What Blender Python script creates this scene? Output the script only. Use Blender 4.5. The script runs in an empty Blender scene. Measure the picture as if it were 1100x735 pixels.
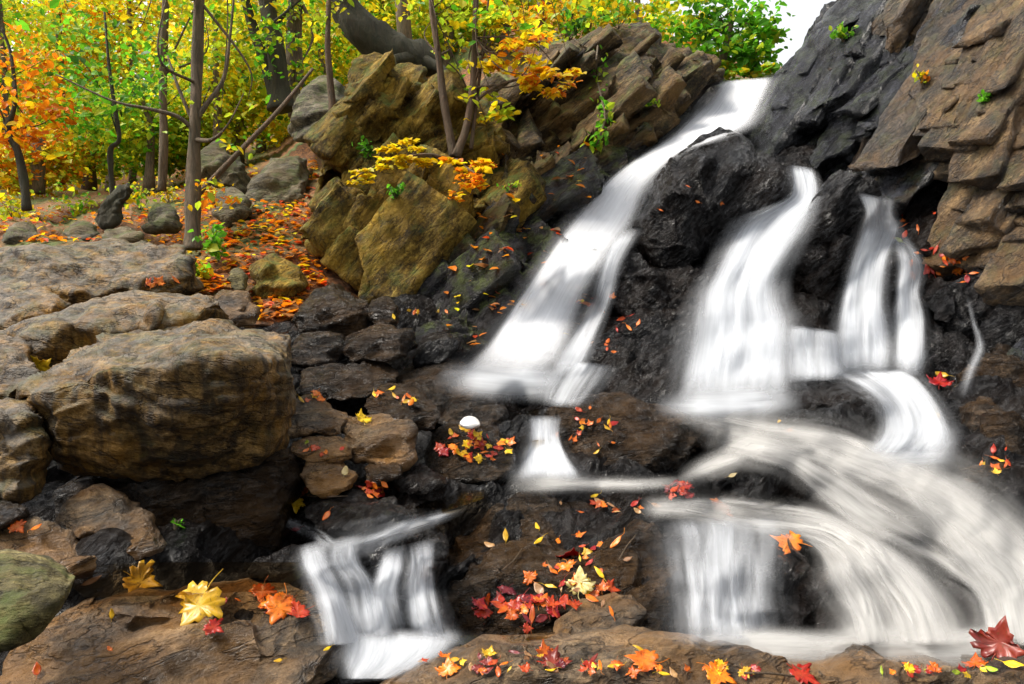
import bpy, math, random
import numpy as np
from mathutils import Vector, Matrix, Quaternion
from mathutils.bvhtree import BVHTree
from mathutils.geometry import delaunay_2d_cdt

# ---------------------------------------------------------------- camera, light, exposure
S = bpy.context.scene
COL = S.collection
CAM_Z = 1.5
F = 28.0 / 36.0 * 1100.0           # focal length in photo pixels
PITCH = math.radians(6.5)
cam_d = bpy.data.cameras.new('camera'); cam = bpy.data.objects.new('camera', cam_d); COL.objects.link(cam)
cam_d.lens = 28; cam_d.sensor_width = 36; cam_d.clip_start = 0.05; cam_d.clip_end = 600
cam.location = (0, 0, CAM_Z); cam.rotation_euler = (math.pi / 2 - PITCH, 0, 0)
S.camera = cam
SUN_EL, SUN_AZ = math.radians(57), math.radians(-84)    # azimuth clockwise from +Y (view direction)
W = bpy.data.worlds.new('World'); S.world = W; W.use_nodes = True
nt = W.node_tree; bg = nt.nodes['Background']
sky = nt.nodes.new('ShaderNodeTexSky'); sky.sky_type = 'NISHITA'; sky.sun_disc = False
sky.sun_elevation = SUN_EL; sky.sun_rotation = SUN_AZ; sky.air_density = 1.0; sky.dust_density = 4.0; sky.ozone_density = 1.0
hs = nt.nodes.new('ShaderNodeHueSaturation'); hs.inputs['Saturation'].default_value = 0.12; hs.inputs['Value'].default_value = 1.0
nt.links.new(sky.outputs[0], hs.inputs['Color']); nt.links.new(hs.outputs[0], bg.inputs['Color'])
bg.inputs['Strength'].default_value = 0.10
sun_d = bpy.data.lights.new('sun', 'SUN'); sun = bpy.data.objects.new('sun', sun_d); COL.objects.link(sun)
sun_d.energy = 1.5; sun_d.angle = math.radians(18); sun_d.color = (1.0, 0.92, 0.80)
sdir = Vector((math.sin(SUN_AZ) * math.cos(SUN_EL), math.cos(SUN_AZ) * math.cos(SUN_EL), math.sin(SUN_EL)))
sun.rotation_euler = sdir.to_track_quat('Z', 'Y').to_euler()
S.view_settings.view_transform = 'Standard'; S.view_settings.look = 'None'; S.view_settings.gamma = 1
S.view_settings.use_curve_mapping = False
S.view_settings.exposure = 1.65
S.render.engine = 'CYCLES'
S.cycles.use_denoising = True
S.cycles.transparent_max_bounces = 24
S.cycles.max_bounces = 6; S.cycles.diffuse_bounces = 4; S.cycles.glossy_bounces = 3; S.cycles.transmission_bounces = 5
S.cycles.caustics_reflective = False; S.cycles.caustics_refractive = False
S.cycles.sample_clamp_indirect = 6

rng = np.random.default_rng(7)
R = random.Random(11)

# ---------------------------------------------------------------- pixel <-> world
cp, sp_ = math.cos(PITCH), math.sin(PITCH)
FW = np.array([0, cp, -sp_]); RT = np.array([1.0, 0, 0]); UP = np.array([0, sp_, cp]); C0 = np.array([0, 0, CAM_Z])
def P(px, py, d):
    px = np.asarray(px, float); py = np.asarray(py, float); d = np.asarray(d, float)
    x = (px - 550) / F; y = -(py - 367.5) / F
    return C0 + d[..., None] * (FW + x[..., None] * RT + y[..., None] * UP)
def P1(px, py, d): return P(np.array(px), np.array(py), np.array(d))

# ---------------------------------------------------------------- numpy noise
def _h(ix, iy, iz, s):
    n = (ix.astype(np.int64) * 73856093) ^ (iy.astype(np.int64) * 19349663) ^ (iz.astype(np.int64) * 83492791) ^ (s * 2654435761)
    n &= 0xffffffff
    n = ((n ^ (n >> 16)) * 0x45d9f3b) & 0xffffffff
    n = ((n ^ (n >> 16)) * 0x45d9f3b) & 0xffffffff
    n = n ^ (n >> 16)
    return (n & 0xffffff) / float(0x1000000)
def vnoise(p, s=0):
    i = np.floor(p); f = p - i; f = f * f * f * (f * (f * 6 - 15) + 10)
    x, y, z = i[:, 0], i[:, 1], i[:, 2]; r = 0
    for dx in (0, 1):
        wx = f[:, 0] if dx else 1 - f[:, 0]
        for dy in (0, 1):
            wy = f[:, 1] if dy else 1 - f[:, 1]
            for dz in (0, 1):
                wz = f[:, 2] if dz else 1 - f[:, 2]
                r = r + wx * wy * wz * _h(x + dx, y + dy, z + dz, s)
    return r * 2 - 1
def fbm(p, o=4, s=0, g=.5):
    a = 1.; r = 0; t = 0
    for k in range(o):
        r = r + a * vnoise(p * 2.03 ** k + 17.3 * k, s + k); t += a; a *= g
    return r / t
def facet(p, s=0):
    """faceted cells: every cell is a tilted plane -> broken blocky rock; returns height in about -1..1 and edge distance"""
    i = np.floor(p); b1 = np.full(len(p), 9e9); b2 = b1.copy(); hv = np.zeros(len(p))
    for dx in (-1, 0, 1):
        for dy in (-1, 0, 1):
            for dz in (-1, 0, 1):
                cx, cy, cz = i[:, 0] + dx, i[:, 1] + dy, i[:, 2] + dz
                r1, r2, r3 = _h(cx, cy, cz, s), _h(cx, cy, cz, s + 1), _h(cx, cy, cz, s + 2)
                ox, oy, oz = p[:, 0] - cx - r1, p[:, 1] - cy - r2, p[:, 2] - cz - r3
                d = ox * ox + oy * oy + oz * oz
                h = _h(cx, cy, cz, s + 3) * 2 - 1 + .9 * ((_h(cx, cy, cz, s + 4) - .5) * ox + (_h(cx, cy, cz, s + 5) - .5) * oy + (_h(cx, cy, cz, s + 6) - .5) * oz) * 2
                m = d < b1
                b2 = np.where(m, b1, np.minimum(b2, d)); hv = np.where(m, h, hv); b1 = np.where(m, d, b1)
    return hv, np.sqrt(b2) - np.sqrt(b1)

def lowpoly(p, s=0):
    """piecewise linear noise on a tetrahedral lattice: flat facets that meet in crisp creases"""
    p = p + .35 * np.stack([vnoise(p * .8, s + 31), vnoise(p * .8, s + 32), vnoise(p * .8, s + 33)], 1)
    i = np.floor(p); f = p - i; od = np.argsort(-f, axis=1); fs = np.take_along_axis(f, od, 1)
    c = i.copy(); r = (1 - fs[:, 0]) * _h(c[:, 0], c[:, 1], c[:, 2], s); ar = np.arange(len(p))
    for k in range(3):
        c[ar, od[:, k]] += 1
        w = fs[:, k] - (fs[:, k + 1] if k < 2 else 0); r = r + w * _h(c[:, 0], c[:, 1], c[:, 2], s)
    return r * 2 - 1
def strata(q, T, LX, s=0):
    """set-back of the layers of a bedded rock, each layer with its own broken edge"""
    z = q[:, 2] / T + .5 * vnoise(q * np.array([.7, .7, 1.]) / LX, s + 5)
    k = np.floor(z); f = z - k; w = np.clip(f / .22, 0, 1)
    def lay(kk):
        g = np.stack([q[:, 0] / LX + 5.3 * kk, q[:, 1] / LX - 3.1 * kk, kk * 7.77], 1)
        return .6 * lowpoly(g, s + 2) + .7 * (_h(kk, kk * 0, kk * 0, s) * 2 - 1)
    return lay(k - 1) * (1 - w) + lay(k) * w - .35 * (1 - np.abs(f - .11) / .11).clip(0, 1)
# ---------------------------------------------------------------- mesh helpers
def mesh_np(name, v, tris, mats=(), uv=None, attrs=None, cols=None, smooth=True):
    """triangles only, fast"""
    me = bpy.data.meshes.new(name); v = np.asarray(v, np.float32); t = np.asarray(tris, np.int32)
    me.vertices.add(len(v)); me.vertices.foreach_set('co', v.ravel())
    me.loops.add(t.size); me.loops.foreach_set('vertex_index', t.ravel())
    me.polygons.add(len(t)); me.polygons.foreach_set('loop_start', np.arange(0, t.size, 3, dtype=np.int32))
    me.polygons.foreach_set('loop_total', np.full(len(t), 3, np.int32))
    me.polygons.foreach_set('use_smooth', np.full(len(t), smooth, bool))
    if uv is not None:
        l = me.uv_layers.new(name='UVMap'); l.data.foreach_set('uv', np.asarray(uv, np.float32)[t.ravel()].ravel())
    for k, a in (attrs or {}).items():
        at = me.attributes.new(k, 'FLOAT', 'POINT'); at.data.foreach_set('value', np.asarray(a, np.float32))
    if cols is not None:
        at = me.attributes.new('Col', 'FLOAT_COLOR', 'POINT')
        c = np.ones((len(v), 4), np.float32); c[:, :3] = cols; at.data.foreach_set('color', c.ravel())
    for m in mats: me.materials.append(m)
    me.update(); me.validate()
    return me
def link(name, me, parent=None, origin=None):
    o = bpy.data.objects.new(name, me); COL.objects.link(o)
    if parent is not None: o.parent = parent
    if origin is not None and me is not None:
        og = Vector([float(x) for x in origin]); me.transform(Matrix.Translation(-og)); o.location = og
        if parent is not None: o.location = og - parent.location
    return o
def empty(name, loc):
    o = bpy.data.objects.new(name, None); COL.objects.link(o); o.location = [float(x) for x in loc]; o.empty_display_size = .1
    return o
def tag(o, label=None, cat=None, group=None, kind=None):
    if label: o['label'] = label
    if cat: o['category'] = cat
    if group: o['group'] = group
    if kind: o['kind'] = kind
    return o

# ---------------------------------------------------------------- materials
def newmat(n):
    m = bpy.data.materials.new(n); m.use_nodes = True
    t = m.node_tree; t.nodes.clear(); return m, t
def N(t, typ, **kw):
    n = t.nodes.new(typ)
    for k, v in kw.items():
        if k in n.inputs.keys() if hasattr(n.inputs, 'keys') else False: n.inputs[k].default_value = v
        else: setattr(n, k, v)
    return n
def ramp(t, fac, stops):
    r = t.nodes.new('ShaderNodeValToRGB'); t.links.new(fac, r.inputs[0])
    e = r.color_ramp.elements
    while len(e) < len(stops): e.new(.5)
    for i, (p, c) in enumerate(stops):
        e[i].position = p; e[i].color = (c[0], c[1], c[2], 1) if not isinstance(c, (int, float)) else (c, c, c, 1)
    return r.outputs[0]
def noise(t, vec, scale, detail=6, rough=.55, dist=0.):
    n = t.nodes.new('ShaderNodeTexNoise'); t.links.new(vec, n.inputs['Vector'])
    n.inputs['Scale'].default_value = scale; n.inputs['Detail'].default_value = detail; n.inputs['Roughness'].default_value = rough
    n.inputs['Distortion'].default_value = dist
    return n.outputs['Fac']
def math_n(t, op, a, b=None, clamp=False):
    m = t.nodes.new('ShaderNodeMath'); m.operation = op; m.use_clamp = clamp
    for k, x in enumerate((a, b)):
        if x is None: continue
        if isinstance(x, (int, float)): m.inputs[k].default_value = x
        else: t.links.new(x, m.inputs[k])
    return m.outputs[0]
def mixc(t, fac, a, b, typ='MIX'):
    m = t.nodes.new('ShaderNodeMix'); m.data_type = 'RGBA'; m.blend_type = typ
    for k, x in ((0, fac), (6, a), (7, b)):
        if isinstance(x, (int, float)): m.inputs[k].default_value = x
        elif isinstance(x, tuple): m.inputs[k].default_value = (x[0], x[1], x[2], 1)
        else: t.links.new(x, m.inputs[k])
    return m.outputs[2]

def rock_mat(name, dark, mid, light, stain, rough=(.3, .7), stain_amt=.5, moss=0., bed=(0.5, 0.0, 0.0), spec=.5, coat=0., streak=0., wet_colors=None, lich_toplight=0., bd=.10):
    m, t = newmat(name); L = t.links.new
    geo = N(t, 'ShaderNodeNewGeometry'); mp = t.nodes.new('ShaderNodeMapping')
    L(geo.outputs['Position'], mp.inputs['Vector']); mp.inputs['Rotation'].default_value = bed
    mp2 = t.nodes.new('ShaderNodeMapping'); L(mp.outputs[0], mp2.inputs['Vector']); mp2.inputs['Scale'].default_value = (1, 1, 3.2)
    pos = geo.outputs['Position']; bedv = mp2.outputs[0]
    big = noise(t, pos, 1.7, 5, .6); n2 = noise(t, bedv, 3.5, 10, .68, .4); fine = noise(t, pos, 38, 6, .65); spk = noise(t, pos, 130, 3, .6)
    v = math_n(t, 'ADD', math_n(t, 'MULTIPLY', n2, .55), math_n(t, 'ADD', math_n(t, 'MULTIPLY', fine, .32), math_n(t, 'MULTIPLY', spk, .13)))
    col = ramp(t, v, [(.40, dark), (.5, mid), (.60, light)])
    md = noise(t, bedv, 5.5, 9, .7, .5); col = mixc(t, .85, col, ramp(t, md, [(.36, .22), (.5, .85), (.62, 1.6)]), 'MULTIPLY')
    sm = ramp(t, big, [(.42, 0.), (.62, 1.)])
    col = mixc(t, math_n(t, 'MULTIPLY', sm, stain_amt), col, mixc(t, .65, col, stain))
    if streak:      # mineral run-off streaks that follow gravity
        sm_ = t.nodes.new('ShaderNodeMapping'); L(pos, sm_.inputs['Vector']); sm_.inputs['Scale'].default_value = (9, 9, 1.1)
        sk = ramp(t, noise(t, sm_.outputs[0], 1.6, 5, .6), [(.44, 0.), (.6, 1.)])
        col = mixc(t, math_n(t, 'MULTIPLY', sk, streak), col, dark)
    wetf = None
    if wet_colors:
        at = N(t, 'ShaderNodeAttribute', attribute_name='wet')
        wetf = ramp(t, math_n(t, 'ADD', at.outputs['Fac'], math_n(t, 'MULTIPLY', math_n(t, 'SUBTRACT', n2, .5), .9)), [(.38, 0.), (.62, 1.)])
        wc = ramp(t, v, [(.41, wet_colors[0]), (.5, wet_colors[1]), (.60, wet_colors[2])])
        col = mixc(t, wetf, col, wc)
    if lich_toplight:  # upward faces paler: patchy lichen plus top light painted into the colour
        sx = N(t, 'ShaderNodeSeparateXYZ'); L(geo.outputs['Normal'], sx.inputs[0])
        lm = math_n(t, 'MULTIPLY', ramp(t, sx.outputs[2], [(.25, 0.), (.7, 1.)]), ramp(t, noise(t, pos, 7, 8, .7), [(.38, 0.), (.56, 1.)]))
        col = mixc(t, math_n(t, 'MULTIPLY', lm, lich_toplight), col, (.29, .27, .235))
    if moss:
        sx = N(t, 'ShaderNodeSeparateXYZ'); L(geo.outputs['Normal'], sx.inputs[0])
        mm = math_n(t, 'MULTIPLY', ramp(t, sx.outputs[2], [(.0, 0.15), (.6, 1.)]), ramp(t, noise(t, pos, 4.5, 8, .7), [(.48, 0.), (.62, 1.)]))
        col = mixc(t, math_n(t, 'MULTIPLY', mm, moss), col, (.10, .13, .025))
    rn = noise(t, bedv, 1.9, 5, .62, .25)
    crack = ramp(t, math_n(t, 'ABSOLUTE', math_n(t, 'SUBTRACT', rn, .5)), [(.0, 0.), (.018, 1.)])
    col = mixc(t, math_n(t, 'MULTIPLY', math_n(t, 'SUBTRACT', 1., crack), .6), col, dark)
    b = N(t, 'ShaderNodeBsdfPrincipled'); L(col, b.inputs['Base Color'])
    rg = ramp(t, noise(t, pos, 5, 6, .7), [(.35, rough[0]), (.65, rough[1])])
    if wetf is not None: rg = mixc(t, wetf, rg, (.22, .22, .22))
    L(rg, b.inputs['Roughness']); b.inputs['Specular IOR Level'].default_value = spec
    lay = noise(t, bedv, 11., 8, .72, .35)
    if coat: L(math_n(t, 'MULTIPLY', ramp(t, lay, [(.47, .04), (.58, 1.)]), coat), b.inputs['Coat Weight']); b.inputs['Coat Roughness'].default_value = .11
    h = math_n(t, 'ADD', math_n(t, 'MULTIPLY', n2, 1.0), math_n(t, 'ADD', math_n(t, 'MULTIPLY', fine, .34), math_n(t, 'MULTIPLY', crack, .18)))
    h = math_n(t, 'ADD', h, math_n(t, 'ADD', math_n(t, 'MULTIPLY', lay, .32), math_n(t, 'MULTIPLY', spk, .08)))
    tx = math_n(t, 'MULTIPLY', noise(t, bedv, 2.3, 7, .6, .3), 16.); tf = math_n(t, 'FLOOR', tx); ff = math_n(t, 'POWER', math_n(t, 'SUBTRACT', tx, tf), 5.)
    h = math_n(t, 'ADD', math_n(t, 'MULTIPLY', h, .8), math_n(t, 'MULTIPLY', math_n(t, 'ADD', tf, ff), .045))
    bp = N(t, 'ShaderNodeBump'); bp.inputs['Strength'].default_value = 1.; bp.inputs['Distance'].default_value = bd; L(h, bp.inputs['Height'])
    L(bp.outputs[0], b.inputs['Normal'])
    if coat: L(bp.outputs[0], b.inputs['Coat Normal'])
    o = N(t, 'ShaderNodeOutputMaterial'); L(b.outputs[0], o.inputs[0])
    return m
DIAG = (0.0, 0.75, 0.3)
MAT = {
 'wet': rock_mat('wet_black_rock', (.0016, .0016, .002), (.0055, .0052, .0056), (.026, .024, .0235), (.024, .012, .004), (.08, .34), .35, bed=DIAG, spec=.07, coat=.75, bd=.07),
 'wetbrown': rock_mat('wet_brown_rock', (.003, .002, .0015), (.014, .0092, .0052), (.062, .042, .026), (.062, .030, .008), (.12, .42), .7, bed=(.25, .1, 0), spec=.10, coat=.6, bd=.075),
 'slab': rock_mat('grey_brown_slab', (.010, .006, .003), (.085, .053, .025), (.27, .18, .095), (.32, .14, .018), (.2, .55), .9, bed=(.2, .15, 0), spec=.35, coat=.25, lich_toplight=.12),
 'tan': rock_mat('weathered_tan_rock', (.012, .006, .002), (.14, .078, .019), (.36, .225, .085), (.42, .19, .012), (.4, .75), .9, spec=.25, bed=(.2, -.2, 0), streak=.8, lich_toplight=.45, moss=.3),
 'ochre': rock_mat('ochre_rock', (.014, .008, .002), (.145, .086, .013), (.38, .26, .055), (.36, .21, .012), (.55, .9), .8, spec=.2, bed=(.3, .9, .2), moss=.9),
 'moss': rock_mat('mossy_rock', (.025, .02, .006), (.14, .112, .034), (.34, .275, .10), (.22, .165, .02), (.5, .85), .8, moss=.8, lich_toplight=.1, spec=.25),
 'grey': rock_mat('grey_forest_rock', (.025, .021, .013), (.11, .092, .055), (.26, .215, .135), (.19, .125, .04), (.5, .85), .7, moss=.8, lich_toplight=.15, spec=.25),
 'gorge': rock_mat('gorge_wall_rock', (.007, .005, .003), (.062, .040, .016), (.22, .145, .06), (.20, .10, .015), (.45, .85), .8, bed=(.2, .6, .2), spec=.3, wet_colors=((.003, .003, .0035), (.014, .013, .014), (.05, .046, .045)), moss=.6),
 'cliff': rock_mat('layered_cliff_rock', (.006, .004, .0022), (.048, .031, .015), (.22, .145, .068), (.21, .098, .016), (.4, .8), .7, bed=(.2, .85, .25), spec=.5,
                   wet_colors=((.0025, .0028, .004), (.012, .0128, .0165), (.045, .046, .057)), moss=.2, streak=.35, coat=.1),
}

# ---------------------------------------------------------------- rock sculpting
def rotm(rx, ry, rz):
    return np.array(Matrix.Rotation(rz, 3, 'Z') @ Matrix.Rotation(ry, 3, 'Y') @ Matrix.Rotation(rx, 3, 'X'))
def inpoly(x, y, poly):
    r = np.zeros(len(x), bool); n = len(poly); j = n - 1
    for i in range(n):
        xi, yi = poly[i]; xj, yj = poly[j]
        if yi != yj:
            c = ((yi > y) != (yj > y)) & (x < (xj - xi) * (y - yi) / (yj - yi) + xi); r ^= c
        j = i
    return r
def chaikin(pts, q=.22):
    o = []
    for a, b in zip(pts, np.roll(pts, -1, 0)): o += [a * (1 - q) + b * q, a * q + b * (1 - q)]
    return np.array(o)
def lin_interp(cv, cd, tri, x, y):
    out = np.full(len(x), np.nan)
    for a, b, c in tri:
        (x1, y1), (x2, y2), (x3, y3) = cv[a], cv[b], cv[c]
        den = (y2 - y3) * (x1 - x3) + (x3 - x2) * (y1 - y3)
        if abs(den) < 1e-9: continue
        m = (x >= min(x1, x2, x3) - .5) & (x <= max(x1, x2, x3) + .5) & (y >= min(y1, y2, y3) - .5) & (y <= max(y1, y2, y3) + .5)
        if not m.any(): continue
        xx, yy = x[m], y[m]
        u = ((y2 - y3) * (xx - x3) + (x3 - x2) * (yy - y3)) / den; v = ((y3 - y1) * (xx - x3) + (x1 - x3) * (yy - y3)) / den; w = 1 - u - v
        ok = (u > -1e-4) & (v > -1e-4) & (w > -1e-4)
        idx = np.nonzero(m)[0][ok]; out[idx] = u[ok] * cd[a] + v[ok] * cd[b] + w[ok] * cd[c]
    bad = np.nonzero(np.isnan(out))[0]
    if len(bad):
        q = np.array(cv); 
        for k in bad:
            d2 = (q[:, 0] - x[k]) ** 2 + (q[:, 1] - y[k]) ** 2 + 1; i = np.argsort(d2)[:3]; w = 1 / d2[i]
            out[k] = (w * np.array(cd)[i]).sum() / w.sum()
    return out
BV, BT, BOWN = [], [], []; NV = [0]
def register(v, t, owner):
    BV.append(v); BT.append(t + NV[0]); BOWN.append(np.full(len(t), len(BOWN))); OWN.append(owner); NV[0] += len(v)
OWN = []
def vnormals(v, t):
    n = np.cross(v[t[:, 1]] - v[t[:, 0]], v[t[:, 2]] - v[t[:, 0]]); r = np.zeros_like(v)
    for k in range(3):
        for c in range(3): r[:, c] += np.bincount(t[:, k], n[:, c], len(v))
    return r / (np.linalg.norm(r, axis=1, keepdims=True) + 1e-12)
def lap(v, t, it, lam=.5, fixed=None):
    e = np.vstack([t[:, [0, 1]], t[:, [1, 2]], t[:, [2, 0]]]); e = np.vstack([e, e[:, ::-1]])
    deg = np.bincount(e[:, 0], minlength=len(v)) + 1e-9
    for _ in range(it):
        s = np.stack([np.bincount(e[:, 0], v[e[:, 1], c], len(v)) for c in range(3)], 1) / deg[:, None]
        nv = v + lam * (s - v)
        if fixed is not None: nv[fixed] = v[fixed]
        v = nv
    return v
def blockmesh(a, b, c, rs, sp):
    """broken angular block: a gridded box with a few corners sheared off"""
    dims = (a, b, c); vs, ts, n = [], [], 0
    for ax in range(3):
        u, v = [(1, 2), (2, 0), (0, 1)][ax]; nu, nv = max(2, int(dims[u] / sp) + 1), max(2, int(dims[v] / sp) + 1)
        gu, gv = np.meshgrid(np.linspace(-.5, .5, nu), np.linspace(-.5, .5, nv), indexing='ij')
        for sg in (-.5, .5):
            p = np.zeros((nu * nv, 3)); p[:, u] = gu.ravel() * dims[u]; p[:, v] = gv.ravel() * dims[v]; p[:, ax] = sg * dims[ax]
            i = np.arange(nu * nv).reshape(nu, nv); q0, q1, q2, q3 = i[:-1, :-1].ravel(), i[1:, :-1].ravel(), i[1:, 1:].ravel(), i[:-1, 1:].ravel()
            t = np.vstack([np.stack([q0, q1, q2], 1), np.stack([q0, q2, q3], 1)])
            if sg < 0: t = t[:, ::-1]
            vs.append(p); ts.append(t + n); n += len(p)
    V = np.vstack(vs); T = np.vstack(ts)
    key = np.round(V / 1e-5).astype(np.int64); _, first, inv = np.unique(key, axis=0, return_index=True, return_inverse=True); V = V[first]; T = inv.ravel()[T]
    for _ in range(5):
        g = rs.normal(size=3) / np.array(dims) ** .6; g /= np.linalg.norm(g); pr = V @ g; lim = pr.max() * rs.uniform(.55, .85); V = V - g * np.maximum(pr - lim, 0)[:, None]
    return V, T
def sculpt(name, outline, mat, label=None, cat='boulder', kind=None, dep=None, sh=.42, bulge=.35, edge=.10, inner=None, thick=None, sp=2.6,
           smooth=1, A=(.8, .5, .06), L=(.55, .16), bed=(.2, .15, 0), flat=2.6, seed=1, wetf=None, nring=1.0, sheet=None, st=None, cuts=7, plates=None, parent=None, group=None, crack=.5):
    """outline in photo pixels, dep=(far top, shoulder, bottom) depths in metres; a closed, faceted, noisy solid of real size"""
    ol = np.array([p[:2] for p in outline], float); x0, y0 = ol.min(0); x1, y1 = ol.max(0); c = ol.mean(0)
    rs = np.random.default_rng(seed)
    if dep is not None: dt, dsh, db = dep
    def prof(y):
        f = (y - y0) / (y1 - y0 + 1e-6)
        return np.where(f < sh, dt + (dsh - dt) * f / sh, dsh + (db - dsh) * (f - sh) / (1 - sh))
    wmid = (x1 - x0) / F * (np.mean([p[2] for p in outline]) if dep is None else (dt + db) / 2)
    hmid = (y1 - y0) / (x1 - x0) * wmid
    size = min(wmid, hmid * 1.5)
    od = np.array([p[2] if len(p) > 2 else prof(p[1]) + edge * size for p in outline], float)
    if inner is None:
        inner = []
        for q, k in ((.78, .55), (.45, 1.0)):
            for i in range(len(ol)):
                if rs.random() < (.75 if q > .6 else .5):
                    p = c + (ol[i] - c) * (q + rs.uniform(-.06, .06)); inner.append((p[0], p[1], float(prof(p[1])) - bulge * .25 * size * k + rs.normal() * .06 * size))
        inner.append((c[0], c[1], float(prof(c[1])) - bulge * .25 * size))
    cv = [tuple(p) for p in ol] + [(p[0], p[1]) for p in inner]; cd = list(od) + [p[2] for p in inner]
    nb = len(ol); r = delaunay_2d_cdt([Vector(p) for p in cv], [(i, (i + 1) % nb) for i in range(nb)], [], 0, 1e-4)
    cv2 = [tuple(p) for p in r[0]]; cd2 = [np.mean([cd[k] for k in oi]) if len(oi) else None for oi in r[3]]
    for i, q in enumerate(cd2):
        if q is None: d2 = [(a[0] - cv2[i][0]) ** 2 + (a[1] - cv2[i][1]) ** 2 for a in cv]; cd2[i] = cd[int(np.argmin(d2))]
    ctri = [tuple(f) for f in r[2] if len(f) == 3]
    # fine hexagonal grid inside the outline
    op = chaikin(ol); hy = sp * .866
    ys = np.arange(y0 - hy, y1 + 2 * hy, hy); xs = np.arange(x0 - sp, x1 + 2 * sp, sp); nx, ny = len(xs), len(ys)
    gx, gy = np.meshgrid(xs, ys); gx = gx + (np.arange(ny) % 2)[:, None] * sp / 2
    id_ = np.arange(nx * ny).reshape(ny, nx); ev = (np.arange(ny - 1) % 2 == 0)[:, None]
    a, b, c_, d_ = id_[:-1, :-1], id_[:-1, 1:], id_[1:, :-1], id_[1:, 1:]
    t1 = np.where(ev[..., None], np.stack([a, b, c_], -1), np.stack([a, b, d_], -1)); t2 = np.where(ev[..., None], np.stack([b, d_, c_], -1), np.stack([a, d_, c_], -1))
    tri = np.vstack([t1.reshape(-1, 3), t2.reshape(-1, 3)]); gx, gy = gx.ravel(), gy.ravel()
    keep = inpoly(gx[tri].mean(1), gy[tri].mean(1), op); tri = tri[keep]
    use = np.unique(tri); rm = np.full(nx * ny, -1); rm[use] = np.arange(len(use)); tri = rm[tri]; x, y = gx[use], gy[use]
    e = np.sort(np.vstack([tri[:, [0, 1]], tri[:, [1, 2]], tri[:, [2, 0]]]), 1); de = np.vstack([tri[:, [0, 1]], tri[:, [1, 2]], tri[:, [2, 0]]])
    key = e[:, 0].astype(np.int64) * len(x) + e[:, 1]; _, inv, cnt = np.unique(key, return_inverse=True, return_counts=True)
    be = de[cnt[inv.ravel()] == 1]; bv = np.unique(be)
    # snap the rim to the outline
    A0 = op; B0 = np.roll(op, -1, 0); AB = B0 - A0; q = np.stack([x[bv], y[bv]], 1)
    tt = np.clip(((q[:, None] - A0) * AB).sum(-1) / ((AB * AB).sum(-1) + 1e-9), 0, 1); pr = A0 + tt[..., None] * AB
    k = ((q[:, None] - pr) ** 2).sum(-1).argmin(1); pr = pr[np.arange(len(bv)), k]; x[bv], y[bv] = pr[:, 0], pr[:, 1]
    d = lin_interp(cv2, cd2, ctri, x, y)
    v = P(x, y, d)
    v = lap(v, tri, smooth, .5, bv)
    # back side: three rings that shrink and go deeper
    th = thick if thick else max(.25, .55 * size)
    n0 = len(v); nbv = len(bv); ring = [bv]; vs = [v]; cen = v[bv].mean(0); pxs = [x]; pys = [y]
    for i, (s, dz) in enumerate(((1.0, .18), (.90, .6), (.62, 1.0))):
        s = 1 - (1 - s) * nring
        q = cen + (v[bv] - cen) * s; dirv = v[bv] - C0; dirv /= np.linalg.norm(dirv, axis=1, keepdims=True); dirv = dirv * np.array([.6, 1, .6]); q = q + dirv * th * dz
        # keep the ring on the far side of the rim, levelled towards a common depth
        dm = (q @ FW); q = q + FW * ((dm.max() - dm) * .3 * dz)[:, None]
        if sheet: q = v[bv] + np.array(sheet) * th * (dz - .1 * (i == 0))
        vs.append(q); ring.append(n0 + i * nbv + np.arange(nbv)); pxs.append(x[bv]); pys.append(y[bv])
    vs.append(vs[-1].mean(0)[None]); pxs.append([x.mean()]); pys.append([y.mean()]); ci = n0 + 3 * nbv
    loc = np.full(n0, -1); loc[bv] = np.arange(nbv); ea, eb = loc[be[:, 0]], loc[be[:, 1]]
    tl = [tri]
    for i in range(3):
        r0, r1 = ring[i], ring[i + 1]; tl += [np.stack([r0[eb], r0[ea], r1[ea]], 1), np.stack([r0[eb], r1[ea], r1[eb]], 1)]
    if not sheet: tl.append(np.stack([ring[3][eb], ring[3][ea], np.full(len(ea), ci)], 1))
    V = np.vstack(vs); T = np.vstack(tl); px = np.concatenate(pxs); py = np.concatenate(pys)
    # orientation: front faces the camera
    f = V[tri]; nn = np.cross(f[:, 1] - f[:, 0], f[:, 2] - f[:, 0]); 
    if np.median(np.sign((nn * (C0 - f.mean(1))).sum(1))) < 0: T = T[:, ::-1]
    if cuts and not sheet:
        cc = V.mean(0)
        for i in range(cuts):
            g = rs.normal(size=3); g[1] = -abs(g[1]) * .8; g[2] = g[2] * .8 + .25; g /= np.linalg.norm(g)
            pr = V @ g; lim = np.quantile(pr, rs.uniform(.92, .985)); V = V - g * (np.maximum(pr - lim, 0) * .92)[:, None]
    nm = vnormals(V, T); nm = lap(nm, T, 6, .6); nm /= np.linalg.norm(nm, axis=1, keepdims=True) + 1e-9
    if not sheet: L = (min(L[0], .42 * size + .03), min(L[1], .16 * size + .02))
    Rm = rotm(*bed); q = V @ Rm.T; q[:, 2] *= flat; q = q + .12 * np.stack([fbm(V * 2.1 + 5 * k, 3, seed + 40 + k) for k in range(3)], 1) * L[0] * 3
    s_ = max(.25, min(1.5, size))
    R2 = rotm(.9, .4, 1.1); qa = V @ R2.T * np.array([1, 1, .8 * flat ** .5])
    h1 = lowpoly(q / (L[0] * 1.25), seed * 13); h2 = lowpoly(qa / (L[1] * 1.6), seed * 13 + 7); h3 = lowpoly(q / (L[1] * .62), seed * 13 + 11)
    h4 = lowpoly(qa / (L[1] * .27), seed * 13 + 17)
    disp = A[0] * .30 * L[0] * h1 + A[1] * .60 * L[1] * h2 + A[1] * .26 * L[1] * h3 + A[1] * .08 * L[1] * h4
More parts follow.
